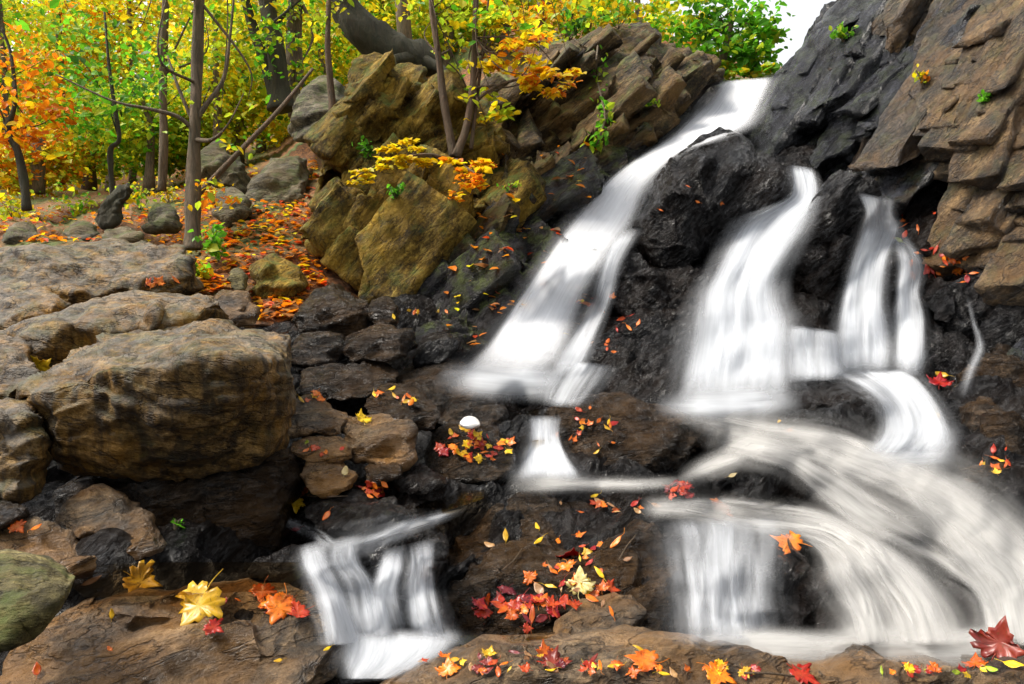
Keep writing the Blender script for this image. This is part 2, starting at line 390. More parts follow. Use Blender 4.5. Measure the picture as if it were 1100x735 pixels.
    if st is None: st = (.7 * A[0], .10 * max(.5, s_), .45 * max(.5, s_))
    disp = disp + st[0] * st[1] * .38 * strata(q / np.array([1, 1, flat]), st[1], st[2], seed * 17)
    disp = disp + A[2] * (.22 * fbm(V * 2.3, 3, seed + 3) + .06 * fbm(q * 11, 3, seed + 9))
    if sheet: disp[n0:] = 0
    V = V + nm * disp[:, None]
    V = lap(V, T, 1, .2)
    if plates:
        np_, ln, wd_, tk, ax, bn = plates[:6]; emb = plates[6] if len(plates) > 6 else (.05, .5)
        far_ = np.ones(n0, bool); q = np.stack([x[bv], y[bv]], 1)
        for lo_ in range(0, n0, 4000): far_[lo_:lo_ + 4000] = ((x[lo_:lo_ + 4000, None] - q[None, ::3, 0]) ** 2 + (y[lo_:lo_ + 4000, None] - q[None, ::3, 1]) ** 2).min(1) > (24 if len(plates) > 6 else 10) ** 2
        good = np.nonzero(far_)[0]
        vs2, ts2, px2, py2, nn2 = [V], [T], [px], [py], len(V); gsp = .055
        for i in range(np_):
            k = good[rs.integers(len(good))]; zz = np.exp(rs.normal() * .38); a, b_, c_ = ln * zz * rs.uniform(.6, 1.3), wd_ * zz * rs.uniform(.5, 1.3), tk * zz * rs.uniform(.5, 1.4)
            pv, pt = blockmesh(a, b_, c_, rs, gsp * max(.6, min(1.6, d.mean() / 8)))
            e1 = np.array(ax, float) + rs.normal(size=3) * .12; e1 /= np.linalg.norm(e1); e3 = np.array(bn, float) + rs.normal(size=3) * .14; e3 -= e1 * (e3 @ e1); e3 /= np.linalg.norm(e3); e2 = np.cross(e3, e1)
            w = pv @ np.array([e1, e2, e3]) + V[k] - nm[k] * min(a, b_, c_) * rs.uniform(*emb)
            wn = vnormals(w, pt); w = w + wn * (.05 * lowpoly(w @ R2.T / .22, seed + 5) + .02 * lowpoly(w @ R2.T / .07, seed + 6))[:, None]
            vs2.append(w); ts2.append(pt + nn2); nn2 += len(w); px2.append(np.full(len(w), px[k])); py2.append(np.full(len(w), py[k]))
        V = np.vstack(vs2); T = np.vstack(ts2); px = np.concatenate(px2); py = np.concatenate(py2)
    me = mesh_np(name, V, T, [MAT[mat]], attrs={'wet': wetf(px, py)} if wetf else None)
    lo = V[:, 2].min(); org = (V[:, 0].mean(), V[:, 1].mean(), lo)
    o = link(name, me, parent, org); tag(o, label, cat if not kind else None, group, kind)
    register(V[:], T, o)
    return o
def simple_mat(name, col, rough=.6, var=.25, scale=20, bump=0., spec=.4):
    m, t = newmat(name); geo = N(t, 'ShaderNodeNewGeometry'); b = N(t, 'ShaderNodeBsdfPrincipled')
    n = noise(t, geo.outputs['Position'], scale, 6, .65)
    c = ramp(t, n, [(.3, tuple(x * (1 - var) for x in col)), (.7, tuple(min(1, x * (1 + var)) for x in col))])
    t.links.new(c, b.inputs['Base Color']); b.inputs['Roughness'].default_value = rough; b.inputs['Specular IOR Level'].default_value = spec
    if bump:
        bp = N(t, 'ShaderNodeBump'); bp.inputs['Strength'].default_value = .8; bp.inputs['Distance'].default_value = bump
        t.links.new(n, bp.inputs['Height']); t.links.new(bp.outputs[0], b.inputs['Normal'])
    t.links.new(b.outputs[0], N(t, 'ShaderNodeOutputMaterial').inputs[0]); return m
MAT['white'] = simple_mat('white_stone', (.66, .64, .60), .5, .25, 40, .01)
# ================================================================ THE SETTING: stream bed, cliffs, ground
def sstep(x, a, b):
    t = np.clip((x - a) / (b - a), 0, 1); return t * t * (3 - 2 * t)
sculpt('streambed', [(-260,830,2.1),(300,830,2.1),(800,830,2.1),(1360,830,2.1),(1360,640,3.4),(1360,450,5.2),(1360,240,7.2),(1050,150,9),(900,70,11.8),(862,72,11.4),(832,77,13),(800,80,13),(776,82,13),(740,82,12.6),
    (640,150,11),(520,250,9.6),(430,300,8.2),(330,345,7.4),(200,340,7.2),(-260,350,6.8),(-260,600,3.2)], 'wet', kind='structure', thick=2.0, sheet=(0, .3, -1), sp=2.9, smooth=3,
    inner=[(540,400,6.75),(600,330,7.9),(660,240,9.2),(720,165,10.2),(776,88,11),(800,85,11),(829,82,11),(780,112,10.9),(860,180,8.7),(862,240,8.3),(800,250,8.2),(770,300,7.5),(790,330,7.25),(795,345,7.0),(790,435,6.4),(935,210,8.1),(930,236,7.75),(930,250,7.5),
    (925,330,7.15),(925,400,6.5),(1000,300,7.3),(1010,420,6.2),(960,445,5.7),(975,480,5.15),(850,460,5.55),(790,468,5.25),(760,450,5.75),(640,440,6.0),(590,445,5.8),(590,470,5.25),(590,512,4.75),(480,420,6.1),(400,420,6.1),(350,480,5.1),(400,540,4.2),
    (500,548,4.2),(440,560,3.95),(420,575,3.25),(420,600,3.15),(420,640,3.05),(420,692,2.95),(550,600,3.9),(600,690,3.2),(760,565,3.9),(770,585,3.55),(780,640,3.3),(780,692,3.05),(850,500,4.75),(840,530,4.35),(900,545,4.3),(930,560,4.0),
    (950,580,3.75),(960,640,3.3),(960,692,2.98),(1050,560,4.3),(1080,620,3.7),(1080,690,3.05),(1000,520,4.65),(1060,470,5.2),(300,560,4.3),(200,618,3.0),(120,618,3.0),(100,650,2.85),(0,640,3.1),(100,560,4.1),(0,500,4.5),(200,420,5.3),(50,400,5.5),
    (600,730,2.68),(300,735,2.6),(900,730,2.68),(1050,735,2.6),(450,735,2.66),(750,735,2.66),(100,735,2.5),(340,640,3.1)],
    A=(1.2,.7,.08), L=(.5,.16), bed=(.2,.3,.1), st=(1.0,.12,.5), seed=3)

wet_line = lambda px, py: np.maximum(sstep((975 + .36 * py) - px, -95, 95), .85 * sstep(py, 190, 290))
sculpt('cliff', [(800,120,10.6),(812,100,10.6),(830,80,10.6),(858,46,10.4),(890,18,10.2),(914,-8,10.0),(960,-90,9.8),(1330,-120,7.6),(1330,200,5.9),(1330,420,5.2),(1160,410,5.9),(1085,330,6.6),(1035,262,7.2),(990,225,7.9),(950,210,8.2),
    (900,205,8.5),(868,192,8.8),(845,172,9.2),(815,145,10.2)], 'cliff', kind='structure', thick=3.5, sheet=(.6, 1, 0), sp=2.6, smooth=2,
    inner=[(860,110,9.5),(880,150,9.0),(905,90,9.2),(930,60,8.6),(925,30,9.5),(950,150,8.5),(965,95,8.1),(990,180,8.0),(1000,60,7.7),(985,20,8.5),(1020,130,7.7),(1050,90,7.0),(1045,30,7.6),(1060,180,7.3),(1100,60,6.9),(1110,150,6.6),(1100,230,6.9),
    (1080,270,6.9),(1150,100,6.5),(1150,300,6.0),(1000,-40,8.8),(1100,-40,7.6),(1200,0,6.9),(1240,200,6.0),(840,140,9.7)],
    A=(.7,.55,.06), L=(.62,.21), bed=(.15,.82,.35), flat=2.9, st=(4.2,.15,.9), plates=(620, 1.3, .34, .13, (.56,.2,.82), (-.80,-.38,.55), (.4,.98)), seed=5, wetf=wet_line, crack=1.0)

gorge_wet = lambda px, py: np.clip(sstep(px * .6 + py * .95, 500, 600), 0, 1)
sculpt('cliff', [(440,160,11.0),(430,125,11.4),(470,105,11.4),(545,92,11.0),(575,55,11.0),(610,38,11.2),(650,30,11.3),(690,28,11.3),(716,44,11.1),(752,50,10.9),(770,66,10.8),(774,84,10.8),(755,108,10.6),(738,135,10.3),(705,165,10.0),(650,205,9.5),(605,262,8.9),(570,315,8.2),
    (530,365,7.3),(490,396,6.6),(462,380,6.7),(440,335,7.6),(400,318,8.6),(400,250,9.6)], 'gorge', kind='structure', thick=2.0, sheet=(-.2, 1, -.1), sp=2.6, smooth=2,
    inner=[(520,230,9.2),(500,290,8.0),(470,330,7.4),(470,220,9.5),(500,150,9.9),(600,100,10.1),(640,70,10.6),(640,120,9.9),(690,80,10.2),(730,75,10.4),(700,110,9.8),(680,140,9.7),(730,110,10.1),(590,160,9.9),(620,180,9.6),(570,210,9.6),(590,235,9.2),(540,290,8.5),(550,320,8.1),(510,350,7.4),(500,320,7.7)],
    A=(.8,.55,.06), L=(.6,.2), bed=(.2,.6,.2), flat=2.6, st=(2.8,.18,.7), plates=(240, .9, .35, .14, (.74,-.2,.6), (-.5,-.5,.75), (.2,.8)), seed=8, wetf=gorge_wet, crack=1.0)

# ground: leaf-strewn slope and forest floor, one sheet that climbs away behind the rocks
m, t = newmat('forest_floor'); geo = N(t, 'ShaderNodeNewGeometry'); pos = geo.outputs['Position']
c1 = ramp(t, noise(t, pos, 22, 6, .7), [(.32, (.035, .018, .008)), (.48, (.16, .062, .018)), (.58, (.34, .13, .03)), (.7, (.42, .22, .08))])
c2 = ramp(t, noise(t, pos, 16, 6, .7), [(.35, (.03, .045, .01)), (.55, (.10, .13, .02)), (.7, (.28, .22, .03))])
cc = mixc(t, ramp(t, noise(t, pos, .55, 4, .6), [(.46, 0.), (.58, 1.)]), c1, c2)
b = N(t, 'ShaderNodeBsdfPrincipled'); t.links.new(cc, b.inputs['Base Color']); b.inputs['Roughness'].default_value = .85
bp = N(t, 'ShaderNodeBump'); bp.inputs['Strength'].default_value = 1; bp.inputs['Distance'].default_value = .06; t.links.new(noise(t, pos, 25, 8, .7), bp.inputs['Height']); t.links.new(bp.outputs[0], b.inputs['Normal'])
t.links.new(b.outputs[0], N(t, 'ShaderNodeOutputMaterial').inputs[0]); MAT['ground'] = m
sculpt('ground', [(-700,420,6.6),(-260,352,6.9),(0,350,6.9),(200,345,7.0),(330,352,7.0),(400,345,7.9),(440,270,9.8),(440,190,11.5),(500,140,12.0),(570,105,12.4),(640,80,12.6),(740,85,12.6),(850,95,12.8),(1000,80,13.5),(1500,90,18),
    (1500,70,36),(900,78,32),(770,64,32),(700,25,32),(600,0,34),(300,110,36),(0,180,36),(-500,190,36),(-900,200,30)], 'ground', kind='structure', thick=.1, sheet=(0, .2, -1), sp=3.4, smooth=2,
    inner=[(0,290,7.6),(100,262,8.2),(0,245,9.2),(120,238,10),(200,300,7.6),(240,250,8.8),(270,215,10),(300,290,7.9),(330,250,8.9),(345,200,10.2),(300,180,12),(0,226,14),(150,214,14),(-200,236,12),(350,130,13.5),(250,185,16),(0,205,26),(150,195,26),(400,70,17),(500,40,17),(640,25,17),(740,60,18),
    (350,100,26)],
    A=(.1,.2,.35), L=(.6,.2), seed=12, crack=0)

# ================================================================ BOULDERS, SLABS, LEDGES
def rock(kind, label, mat, dep, pts, **kw):
    kw.setdefault('seed', int(sum(p[0] for p in pts)) % 977 + 1)
    return sculpt(kind, pts, mat, label, kw.pop('cat', kind.replace('_', ' ')), dep=dep, **kw)
# --- left bank
rock('boulder', 'widest layered brown boulder at the back of the left bank', 'tan', (7.1,6.3,5.9),
     [(-60,268),(0,264),(61,259),(112,254),(146,260),(190,265),(202,277),(206,298),(213,309),(200,316),(150,322),(100,330),(60,336),(-60,330)], sh=.25, thick=1.4, A=(.6,.5,.05), bed=(.1,.18,0), flat=3.4)
rock('boulder', 'brown boulder at the left frame edge just below the big layered boulder', 'tan', (6.0,5.6,5.4), [(-60,304),(0,304),(34,303),(60,318),(77,333),(60,350),(0,362),(-60,366)], sh=.4)
rock('rock_slab', 'long thin grey slab with a curved crest lying behind the big square boulder', 'tan', (5.5,4.9,4.7),
     [(-60,370),(0,357),(44,345),(99,327),(143,313),(165,311),(190,315),(218,313),(235,326),(242,342),(238,362),(190,375),(120,400),(70,410),(30,412),(-60,414)], sh=.3, thick=.8, A=(.5,.4,.05), bed=(.1,-.2,0), flat=3)
sculpt('boulder', [(31,426,3.62),(35,408,4.0),(61,386,4.4),(92,366,4.65),(99,356,4.75),(136,348,4.8),(177,341,4.85),(211,337,4.8),(236,344,4.75),(242,351,4.7),(272,351,4.65),(304,356,4.5),(313,367,4.3),(310,388,4.1),(305,413,3.9),(308,440,3.9),(300,463,3.95),
     (286,490,3.9),(232,508,3.8),(150,519,3.75),(60,517,3.75),(40,502,3.75),(34,460,3.7)], 'tan', 'huge square tan boulder with pale top and dark stained front', 'boulder', sp=2.3, thick=1.1, smooth=1, cuts=0,
     inner=[(48,419,3.5),(75,405,3.5),(99,397,3.5),(140,397,3.46),(184,396,3.44),(218,387,3.5),(252,390,3.5),(290,391,3.66),(292,420,3.68),(280,460,3.76),(230,480,3.62),(180,492,3.58),(120,498,3.55),(60,495,3.56),(60,450,3.50),(120,445,3.48),(190,440,3.47),(250,430,3.52),
      (120,372,4.2),(180,362,4.35),(212,354,4.4),(250,366,4.1),(290,368,4.15)], A=(.45,.5,.05), L=(.7,.14), bed=(.1,-.1,0), flat=2.4, seed=21)
rock('boulder', 'grey slab-topped boulder wedged behind the left corner of the huge square boulder', 'tan', (4.6,4.2,4.0), [(-60,366),(0,366),(30,369),(35,390),(38,405),(34,428),(0,436),(-60,440)], sh=.7)
rock('boulder', 'upright brown boulder cut by the left frame edge beside the huge square boulder', 'tan', (3.7,3.35,3.3), [(-70,428),(0,427),(30,431),(39,447),(43,490),(41,528),(22,541),(-70,546)], sh=.25)
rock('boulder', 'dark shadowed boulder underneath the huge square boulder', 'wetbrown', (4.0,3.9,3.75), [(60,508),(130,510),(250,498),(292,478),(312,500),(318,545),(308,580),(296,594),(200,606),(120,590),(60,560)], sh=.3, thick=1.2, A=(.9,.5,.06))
rock('rock_slab', 'brown tilted slab lying at the foot of the huge square boulder', 'slab', (3.5,3.2,3.05), [(47,558),(73,538),(120,528),(139,537),(160,563),(176,579),(172,593),(157,605),(135,605),(102,590),(65,572)], sh=.55, bed=(.2,.5,0))
rock('rock_slab', 'flat brown slab at the left edge under the tilted slab', 'slab', (3.15,2.95,2.85), [(-60,580),(0,577),(36,564),(65,575),(102,595),(108,607),(93,622),(74,634),(50,630),(-60,622)], sh=.6)
rock('stone', 'small dark stone at the left edge above the flat brown slab', 'wetbrown', (3.2,3.05,3.0), [(-50,535),(0,537),(26,548),(24,560),(0,574),(-50,577)], sh=.4)
rock('boulder', 'yellow-green mossy boulder in the lower left corner', 'moss', (2.25,2.0,2.0), [(-60,602),(-20,597),(10,597),(40,603),(60,620),(66,636),(56,660),(32,690),(10,704),(-60,712)], sh=.35, sp=2.0, thick=.45, A=(.3,.2,.07))
rock('rock_slab', 'wide brown foreground slab holding the big yellow maple leaf', 'slab', (2.85,2.45,2.25),
     [(-60,770),(0,738),(20,692),(40,676),(65,640),(80,630),(134,641),(175,637),(254,631),(309,628),(327,636),(342,647),(360,658),(363,684),(366,700),(381,716),(384,740),(330,775)], sh=.72, sp=2.0, edge=.05, bulge=.25, thick=.4, A=(.6,.4,.07), L=(.32,.1), bed=(.1,.15,0), flat=3.4)
rock('stone', 'dark wet stone at the brink of the small left cascade', 'wet', (3.2,3.0,2.9), [(258,612),(285,600),(305,590),(326,594),(335,618),(336,640),(318,640),(296,628),(262,622)], sh=.5)
# --- left middle: rocks between the big boulder and the plunge pool
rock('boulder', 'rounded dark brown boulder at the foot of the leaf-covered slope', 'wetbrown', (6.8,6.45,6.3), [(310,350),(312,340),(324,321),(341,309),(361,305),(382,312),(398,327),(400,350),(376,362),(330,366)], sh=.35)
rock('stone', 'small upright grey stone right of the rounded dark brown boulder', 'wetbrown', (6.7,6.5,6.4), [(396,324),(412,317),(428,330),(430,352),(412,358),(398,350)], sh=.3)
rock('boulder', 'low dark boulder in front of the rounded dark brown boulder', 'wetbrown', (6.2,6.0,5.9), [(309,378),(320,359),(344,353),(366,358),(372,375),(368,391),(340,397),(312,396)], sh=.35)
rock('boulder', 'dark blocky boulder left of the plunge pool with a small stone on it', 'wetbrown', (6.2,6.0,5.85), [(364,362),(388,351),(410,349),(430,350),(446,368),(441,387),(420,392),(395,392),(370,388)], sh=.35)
rock('boulder', 'bluish grey wet boulder nearest the plunge pool', 'wet', (6.5,6.3,6.15), [(442,370),(456,361),(487,358),(494,374),(480,390),(455,394),(441,390)], sh=.4)
rock('rock_slab', 'flat cracked brown slab below the two dark boulders', 'wetbrown', (5.9,5.3,5.2), [(308,405),(330,391),(362,392),(396,389),(433,394),(422,415),(406,425),(366,433),(318,428)], sh=.85, edge=.08, bulge=.15)
rock('rock_slab', 'wide shiny wet slab sloping up to the foot of the main fall', 'wetbrown', (6.3,5.2,5.0), [(404,430),(418,412),(438,396),(480,391),(530,402),(547,411),(551,440),(548,470),(520,476),(480,462),(440,440)], sh=.8, edge=.06, bulge=.15, bed=(.3,.5,0))
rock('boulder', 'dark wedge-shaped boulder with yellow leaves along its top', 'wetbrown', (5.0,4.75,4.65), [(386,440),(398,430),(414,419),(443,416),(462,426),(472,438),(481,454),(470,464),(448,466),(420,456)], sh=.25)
rock('rock_slab', 'pale wet slab right beside the huge square boulder', 'slab', (4.8,4.45,4.3), [(290,436),(310,428),(344,429),(364,444),(384,454),(378,468),(350,471),(320,468),(296,474)], sh=.6, edge=.08)
rock('boulder', 'blocky grey-brown boulder in the middle of the leaf-strewn rocks', 'slab', (4.7,4.35,4.2), [(360,470),(372,455),(395,445),(412,440),(437,447),(444,460),(442,488),(430,502),(400,499),(376,494)], sh=.4)
rock('stone', 'small stone covered in red leaves next to the huge square boulder', 'slab', (4.35,4.15,4.05), [(302,484),(318,472),(335,466),(366,470),(378,482),(376,494),(345,498),(312,494)], sh=.6)
rock('boulder', 'grey wedge-shaped stone above the yellow leaf by the left cascade', 'slab', (4.1,3.9,3.8), [(315,508),(330,493),(345,489),(372,496),(387,509),(386,528),(362,536),(330,534),(318,524)], sh=.5)
rock('stone', 'thin dark stone just right of the grey wedge-shaped stone', 'wetbrown', (4.2,4.0,3.95), [(384,506),(400,498),(424,500),(430,508),(420,517),(396,520)], sh=.4)
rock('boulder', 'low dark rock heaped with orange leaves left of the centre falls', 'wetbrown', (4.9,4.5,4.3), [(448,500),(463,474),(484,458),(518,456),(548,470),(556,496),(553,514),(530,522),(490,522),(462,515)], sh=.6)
rock('stone', 'small jagged black stone below the rock heaped with orange leaves', 'wet', (4.3,4.1,4.0), [(418,518),(434,508),(449,503),(474,510),(480,524),(462,533),(430,533)], sh=.4)
rock('rock_slab', 'flat wet slab between the yellow leaf and the left cascade', 'wet', (3.85,3.55,3.4), [(318,548),(340,538),(370,534),(402,533),(430,544),(425,558),(400,572),(372,578),(335,566)], sh=.7, edge=.06)
# --- centre
rock('rock_slab', 'great dark leaf-strewn slab in the centre between the two lower cascades', 'wetbrown', (4.7,3.75,2.95),
     [(458,640),(463,596),(480,572),(496,553),(515,535),(532,522),(556,518),(600,520),(650,527),(690,530),(706,565),(742,577),(748,608),(748,650),(742,690),(690,697),(588,700),(500,702),(472,690)], sh=.42, sp=2.1, edge=.05, bulge=.3, thick=.9,
     A=(1.0,.6,.10), L=(.42,.13), bed=(.15,.25,.1), flat=3.2)
rock('boulder', 'black hump of rock at the top of the central leaf-strewn slab', 'wet', (4.85,4.6,4.45), [(522,532),(545,514),(575,510),(603,511),(622,518),(650,520),(690,524),(704,540),(690,556),(640,560),(590,552),(545,548)], sh=.35, A=(.8,.6,.08))
rock('rock_slab', 'flat-topped rock with a cluster of red leaves hanging from the central slab', 'slab', (3.15,2.95,2.85), [(585,694),(600,672),(625,650),(655,640),(690,650),(705,668),(690,676),(650,688),(620,696)], sh=.75, edge=.06, bulge=.2)
rock('boulder', 'black boulder veiled by the lower middle cascade', 'wet', (3.75,3.4,3.0), [(698,600),(712,575),(745,566),(800,562),(850,572),(874,585),(884,612),(890,641),(904,657),(906,682),(870,694),(836,692),(780,700),(720,700),(704,650)], sh=.14, sp=2.1, thick=.8, A=(.9,.7,.1))
rock('boulder', 'dark round-topped rock dotted with orange leaves, left of the black hump midstream', 'wetbrown', (5.3,5.0,4.75), [(596,458),(606,440),(622,433),(655,431),(700,434),(737,439),(764,453),(771,475),(769,491),(730,503),(690,517),(640,518),(612,505),(598,482)], sh=.5, A=(.8,.6,.1))
rock('boulder', 'long low black hump of rock below the middle and right falls', 'wet', (6.0,5.7,5.5), [(730,437),(755,427),(782,420),(818,413),(855,409),(891,413),(938,414),(960,434),(966,457),(940,478),(905,474),(873,455),(818,449),(765,448)], sh=.3, A=(.6,.5,.1), bed=(.2,-.2,0))
rock('boulder', 'black wet boulder parting the stream beside the red leaf clump', 'wet', (4.75,4.5,4.35), [(736,524),(752,510),(780,499),(808,484),(830,473),(862,483),(890,511),(900,538),(868,546),(832,536),(788,536),(750,534)], sh=.35, A=(.8,.6,.1))
rock('stone', 'small stone capped with dark red leaves in midstream', 'wet', (4.05,3.95,3.9), [(714,540),(722,522),(738,517),(750,528),(756,545),(746,557),(724,557)], sh=.35)
rock('boulder', 'dark rib of rock running down between the two lower right streams', 'wet', (4.35,3.75,3.2), [(862,543),(900,545),(940,562),(975,577),(1005,583),(1032,604),(1054,627),(1058,645),(1070,672),(1066,690),(1040,690),(1012,660),(990,622),(962,598),(915,572)], sh=.5, edge=.08, bulge=.3, A=(.9,.7,.12))
rock('stone', 'small black stone breaking the flow at the lower right', 'wet', (3.55,3.4,3.3), [(1056,660),(1070,653),(1084,652),(1092,660),(1090,672),(1076,680),(1062,676)], sh=.4)
rock('boulder', 'dark wet leaf-dotted ledge at the right edge below the red leaf', 'wetbrown', (5.7,4.9,4.4), [(990,507),(1018,492),(1035,482),(1045,455),(1065,438),(1180,424),(1180,620),(1120,590),(1080,568),(1055,548),(1020,528)], sh=.35, thick=1.2, A=(1.,.7,.08), bed=(.2,-.3,0), flat=3)
rock('ledge', 'brown foreground ledge along the bottom edge, covered in fallen leaves', 'slab', (2.62,2.4,2.2), [(340,790),(396,736),(436,716),(470,706),(492,694),(535,692),(580,690),(640,688),(700,691),(745,700),(790,710),(840,718),(900,722),(960,719),(1010,722),(1050,712),(1090,704),(1180,700),(1180,800)], sh=.3, sp=2.0, edge=.02, bulge=.12, thick=.5, A=(.7,.5,.09), L=(.3,.1), bed=(.1,.1,0), flat=3)
for lb, pts, dd in (('dark hump splitting the left cascade near its brink', [(338,598),(348,584),(366,580),(382,590),(386,608),(372,618),(348,616)], 3.0), ('rounded dark stone in the middle of the left cascade', [(396,622),(408,606),(428,602),(444,612),(448,634),(432,646),(406,642)], 3.0),
                    ('dark stone under the right strands of the left cascade', [(440,668),(448,646),(464,638),(482,648),(486,672),(470,684),(450,682)], 2.95), ('low dark stone at the foot of the left cascade', [(368,668),(380,650),(400,648),(414,660),(414,680),(396,690),(376,686)], 2.9), ('small dark stone at the top right of the left cascade', [(446,588),(456,574),(474,572),(484,584),(482,602),(462,608)], 3.15)):
    rock('stone', lb, 'wet', (dd+.12,dd,dd-.05), pts, sh=.35)
for lb, pts, dd in (('low black stone under the veil at the start of the lower right stream', [(872,500),(892,486),(924,488),(944,504),(934,520),(900,522)], 4.75), ('dark wet stone in the middle of the lower right stream', [(962,548),(984,532),(1012,538),(1026,560),(1006,574),(976,570)], 4.15), ('dark wet stone near the right edge of the lower right stream', [(1046,600),(1062,584),(1084,588),(1094,610),(1078,628),(1054,624)], 3.62)):
    rock('stone', lb, 'wet', (dd+.1,dd-.08,dd-.12), pts, sh=.35)
# --- falls
rock('boulder', 'massive angular black boulder splitting the waterfall', 'wet', (8.5,8.0,7.7), [(672,250),(681,228),(691,205),(706,184),(723,164),(742,150),(757,143),(782,140),(814,147),(836,163),(848,190),(849,214),(830,226),(797,236),(776,262),(752,285),(714,289),(688,273)], sh=.25, A=(.45,.4,.04), L=(.9,.25), bed=(.2,.7,.2), st=(.35,.16,.6), thick=1.2, edge=.16, bulge=.6, cuts=7, seed=77)
rock('boulder', 'wet black rock directly beneath the massive angular boulder', 'wet', (7.9,7.5,7.3), [(632,300),(640,268),(662,256),(690,268),(716,286),(758,280),(760,300),(746,322),(734,346),(716,356),(690,352),(655,334)], sh=.3, A=(1.2,.8,.1), bed=(.2,-.5,0))
rock('boulder', 'black rock with a short trickle beside the middle fall', 'wet', (7.3,7.1,6.9), [(668,362),(680,340),(714,318),(752,302),(758,325),(742,362),(728,395),(705,400),(684,384)], sh=.3, A=(1.2,.8,.1), bed=(.2,-.5,0))
rock('boulder', 'knobbly black rock between the main fall and middle fall base', 'wet', (6.9,6.65,6.4), [(600,422),(609,398),(626,378),(648,362),(678,366),(698,384),(704,412),(690,432),(650,440),(612,440)], sh=.3, A=(1.1,.8,.1))
rock('boulder', 'dark wet rock washed by the foot of the main fall', 'wet', (6.7,6.4,6.2), [(544,410),(560,402),(584,384),(612,374),(640,396),(645,425),(622,440),(585,442),(552,440)], sh=.3, A=(.9,.7,.1))
rock('boulder', 'pointed black rock standing between the middle and right falls', 'wet', (7.9,7.6,7.2), [(838,285),(850,264),(873,230),(892,210),(909,197),(928,210),(937,228),(934,246),(916,285),(904,332),(882,340),(860,318),(845,302)], plates=(7,.8,.4,.18,(.55,0,.8),(-.7,-.4,.55)), sh=.25, A=(1.2,.9,.06), bed=(.2,.9,.1))
rock('boulder', 'black block under the right fall with water strands over it', 'wet', (7.4,7.0,6.8), [(944,268),(960,258),(984,264),(992,290),(997,335),(992,406),(960,408),(948,380),(946,330)], sh=.15, A=(1.,.8,.08))
rock('ledge', 'low stepped ledge between the middle and right falls', 'wet', (6.75,6.6,6.45), [(838,372),(860,360),(884,358),(905,366),(908,406),(876,410),(848,408)], sh=.2, A=(1.,.8,.06), flat=3)
rock('boulder', 'dark rock above the scattered red leaves, right of the right fall', 'wet', (7.9,7.4,7.2), [(966,236),(985,222),(1008,215),(1048,232),(1066,262),(1056,290),(1020,300),(990,285)], plates=(7,.7,.4,.18,(.6,.1,.75),(-.6,-.4,.65)), sh=.3, A=(1.2,.8,.06), bed=(.2,.8,0))
rock('boulder', 'large dark rock under the row of red leaves at the right', 'wet', (6.9,6.5,6.3), [(985,310),(1002,288),(1030,280),(1080,298),(1190,300),(1190,380),(1090,382),(1040,362),(1004,356)], plates=(7,.7,.4,.18,(.7,-.1,.6),(-.5,-.4,.75)), sh=.35, A=(1.2,.8,.06), bed=(.2,.6,0))
rock('boulder', 'black hollowed rock left of the thin right trickle', 'wet', (6.7,6.4,6.2), [(990,345),(1012,342),(1045,356),(1056,385),(1044,415),(1028,432),(1000,428),(988,400)], sh=.3, A=(1.2,.8,.1))
rock('boulder', 'layered dark rock at the right edge beside the single red maple leaf', 'wetbrown', (6.2,5.8,5.6), [(1040,412),(1056,388),(1085,376),(1190,372),(1190,440),(1095,446),(1055,440)], sh=.35, A=(1.2,.8,.06), bed=(.2,-.3,0), flat=3)
# --- left outcrop over the slope
rock('rock_block', 'tan overhanging cap block at the top of the left outcrop under the curved trunk', 'ochre', (9.4,8.9,8.7), [(322,224),(334,186),(354,138),(368,106),(382,76),(402,68),(428,68),(454,71),(472,83),(474,99),(444,107),(424,117),(413,147),(380,158),(346,192),(333,226)], plates=(9,.55,.45,.22,(.5,.3,.75),(-.6,-.5,.5)), sh=.22, thick=1.4, edge=.04, bulge=.2, A=(.8,.6,.05), bed=(.15,-.7,0))
rock('rock_block', 'brown block below the cap block, behind the thin saplings', 'ochre', (9.5,9.1,9.0), [(405,160),(412,140),(424,118),(448,105),(492,98),(530,112),(552,130),(548,180),(520,200),(480,180),(450,172)], plates=(9,.55,.45,.22,(.8,-.2,.3),(-.3,-.6,.7)), sh=.3, thick=1.2, A=(1.,.7,.06), bed=(.2,.3,0))
rock('rock_block', 'tall yellowish mossy face in the middle of the left outcrop', 'ochre', (9.0,8.5,8.0), [(328,256),(336,222),(348,192),(381,160),(412,152),(450,172),(482,178),(484,196),(502,214),(506,240),(492,252),(472,290),(442,304),(402,290),(396,313),(388,318),(362,286),(340,266)], plates=(16,.6,.5,.2,(.45,.2,.85),(.3,-.9,.2)), sh=.3, thick=1.2, edge=.06, bulge=.25, sp=2.2, A=(1.,.7,.05), L=(.7,.2), bed=(.15,-.6,0), flat=2.6)
rock('rock_block', 'angular brown block leaning right of the yellowish mossy face', 'ochre', (9.1,8.8,8.7), [(500,224),(504,196),(520,184),(548,180),(571,189),(574,222),(562,244),(546,258),(518,262),(504,248)], plates=(6,.45,.4,.2,(.6,.2,.7),(-.5,-.6,.5)), sh=.3, A=(1.2,.8,.05))
rock('rock_block', 'split tan block at the foot of the left outcrop above the dark hollow', 'ochre', (8.7,8.4,8.2), [(438,312),(448,290),(472,272),(500,246),(522,258),(508,300),(480,312),(456,318)], plates=(5,.6,.4,.2,(.7,.2,.6),(-.5,-.6,.6)), sh=.3, A=(1.2,.8,.05), bed=(.1,.8,0))
rock('boulder', 'tan boulder at the base of the slope dusted with orange leaves', 'ochre', (7.8,7.5,7.4), [(262,312),(268,285),(276,274),(300,273),(325,288),(328,310),(310,326),(280,326)], sh=.3)
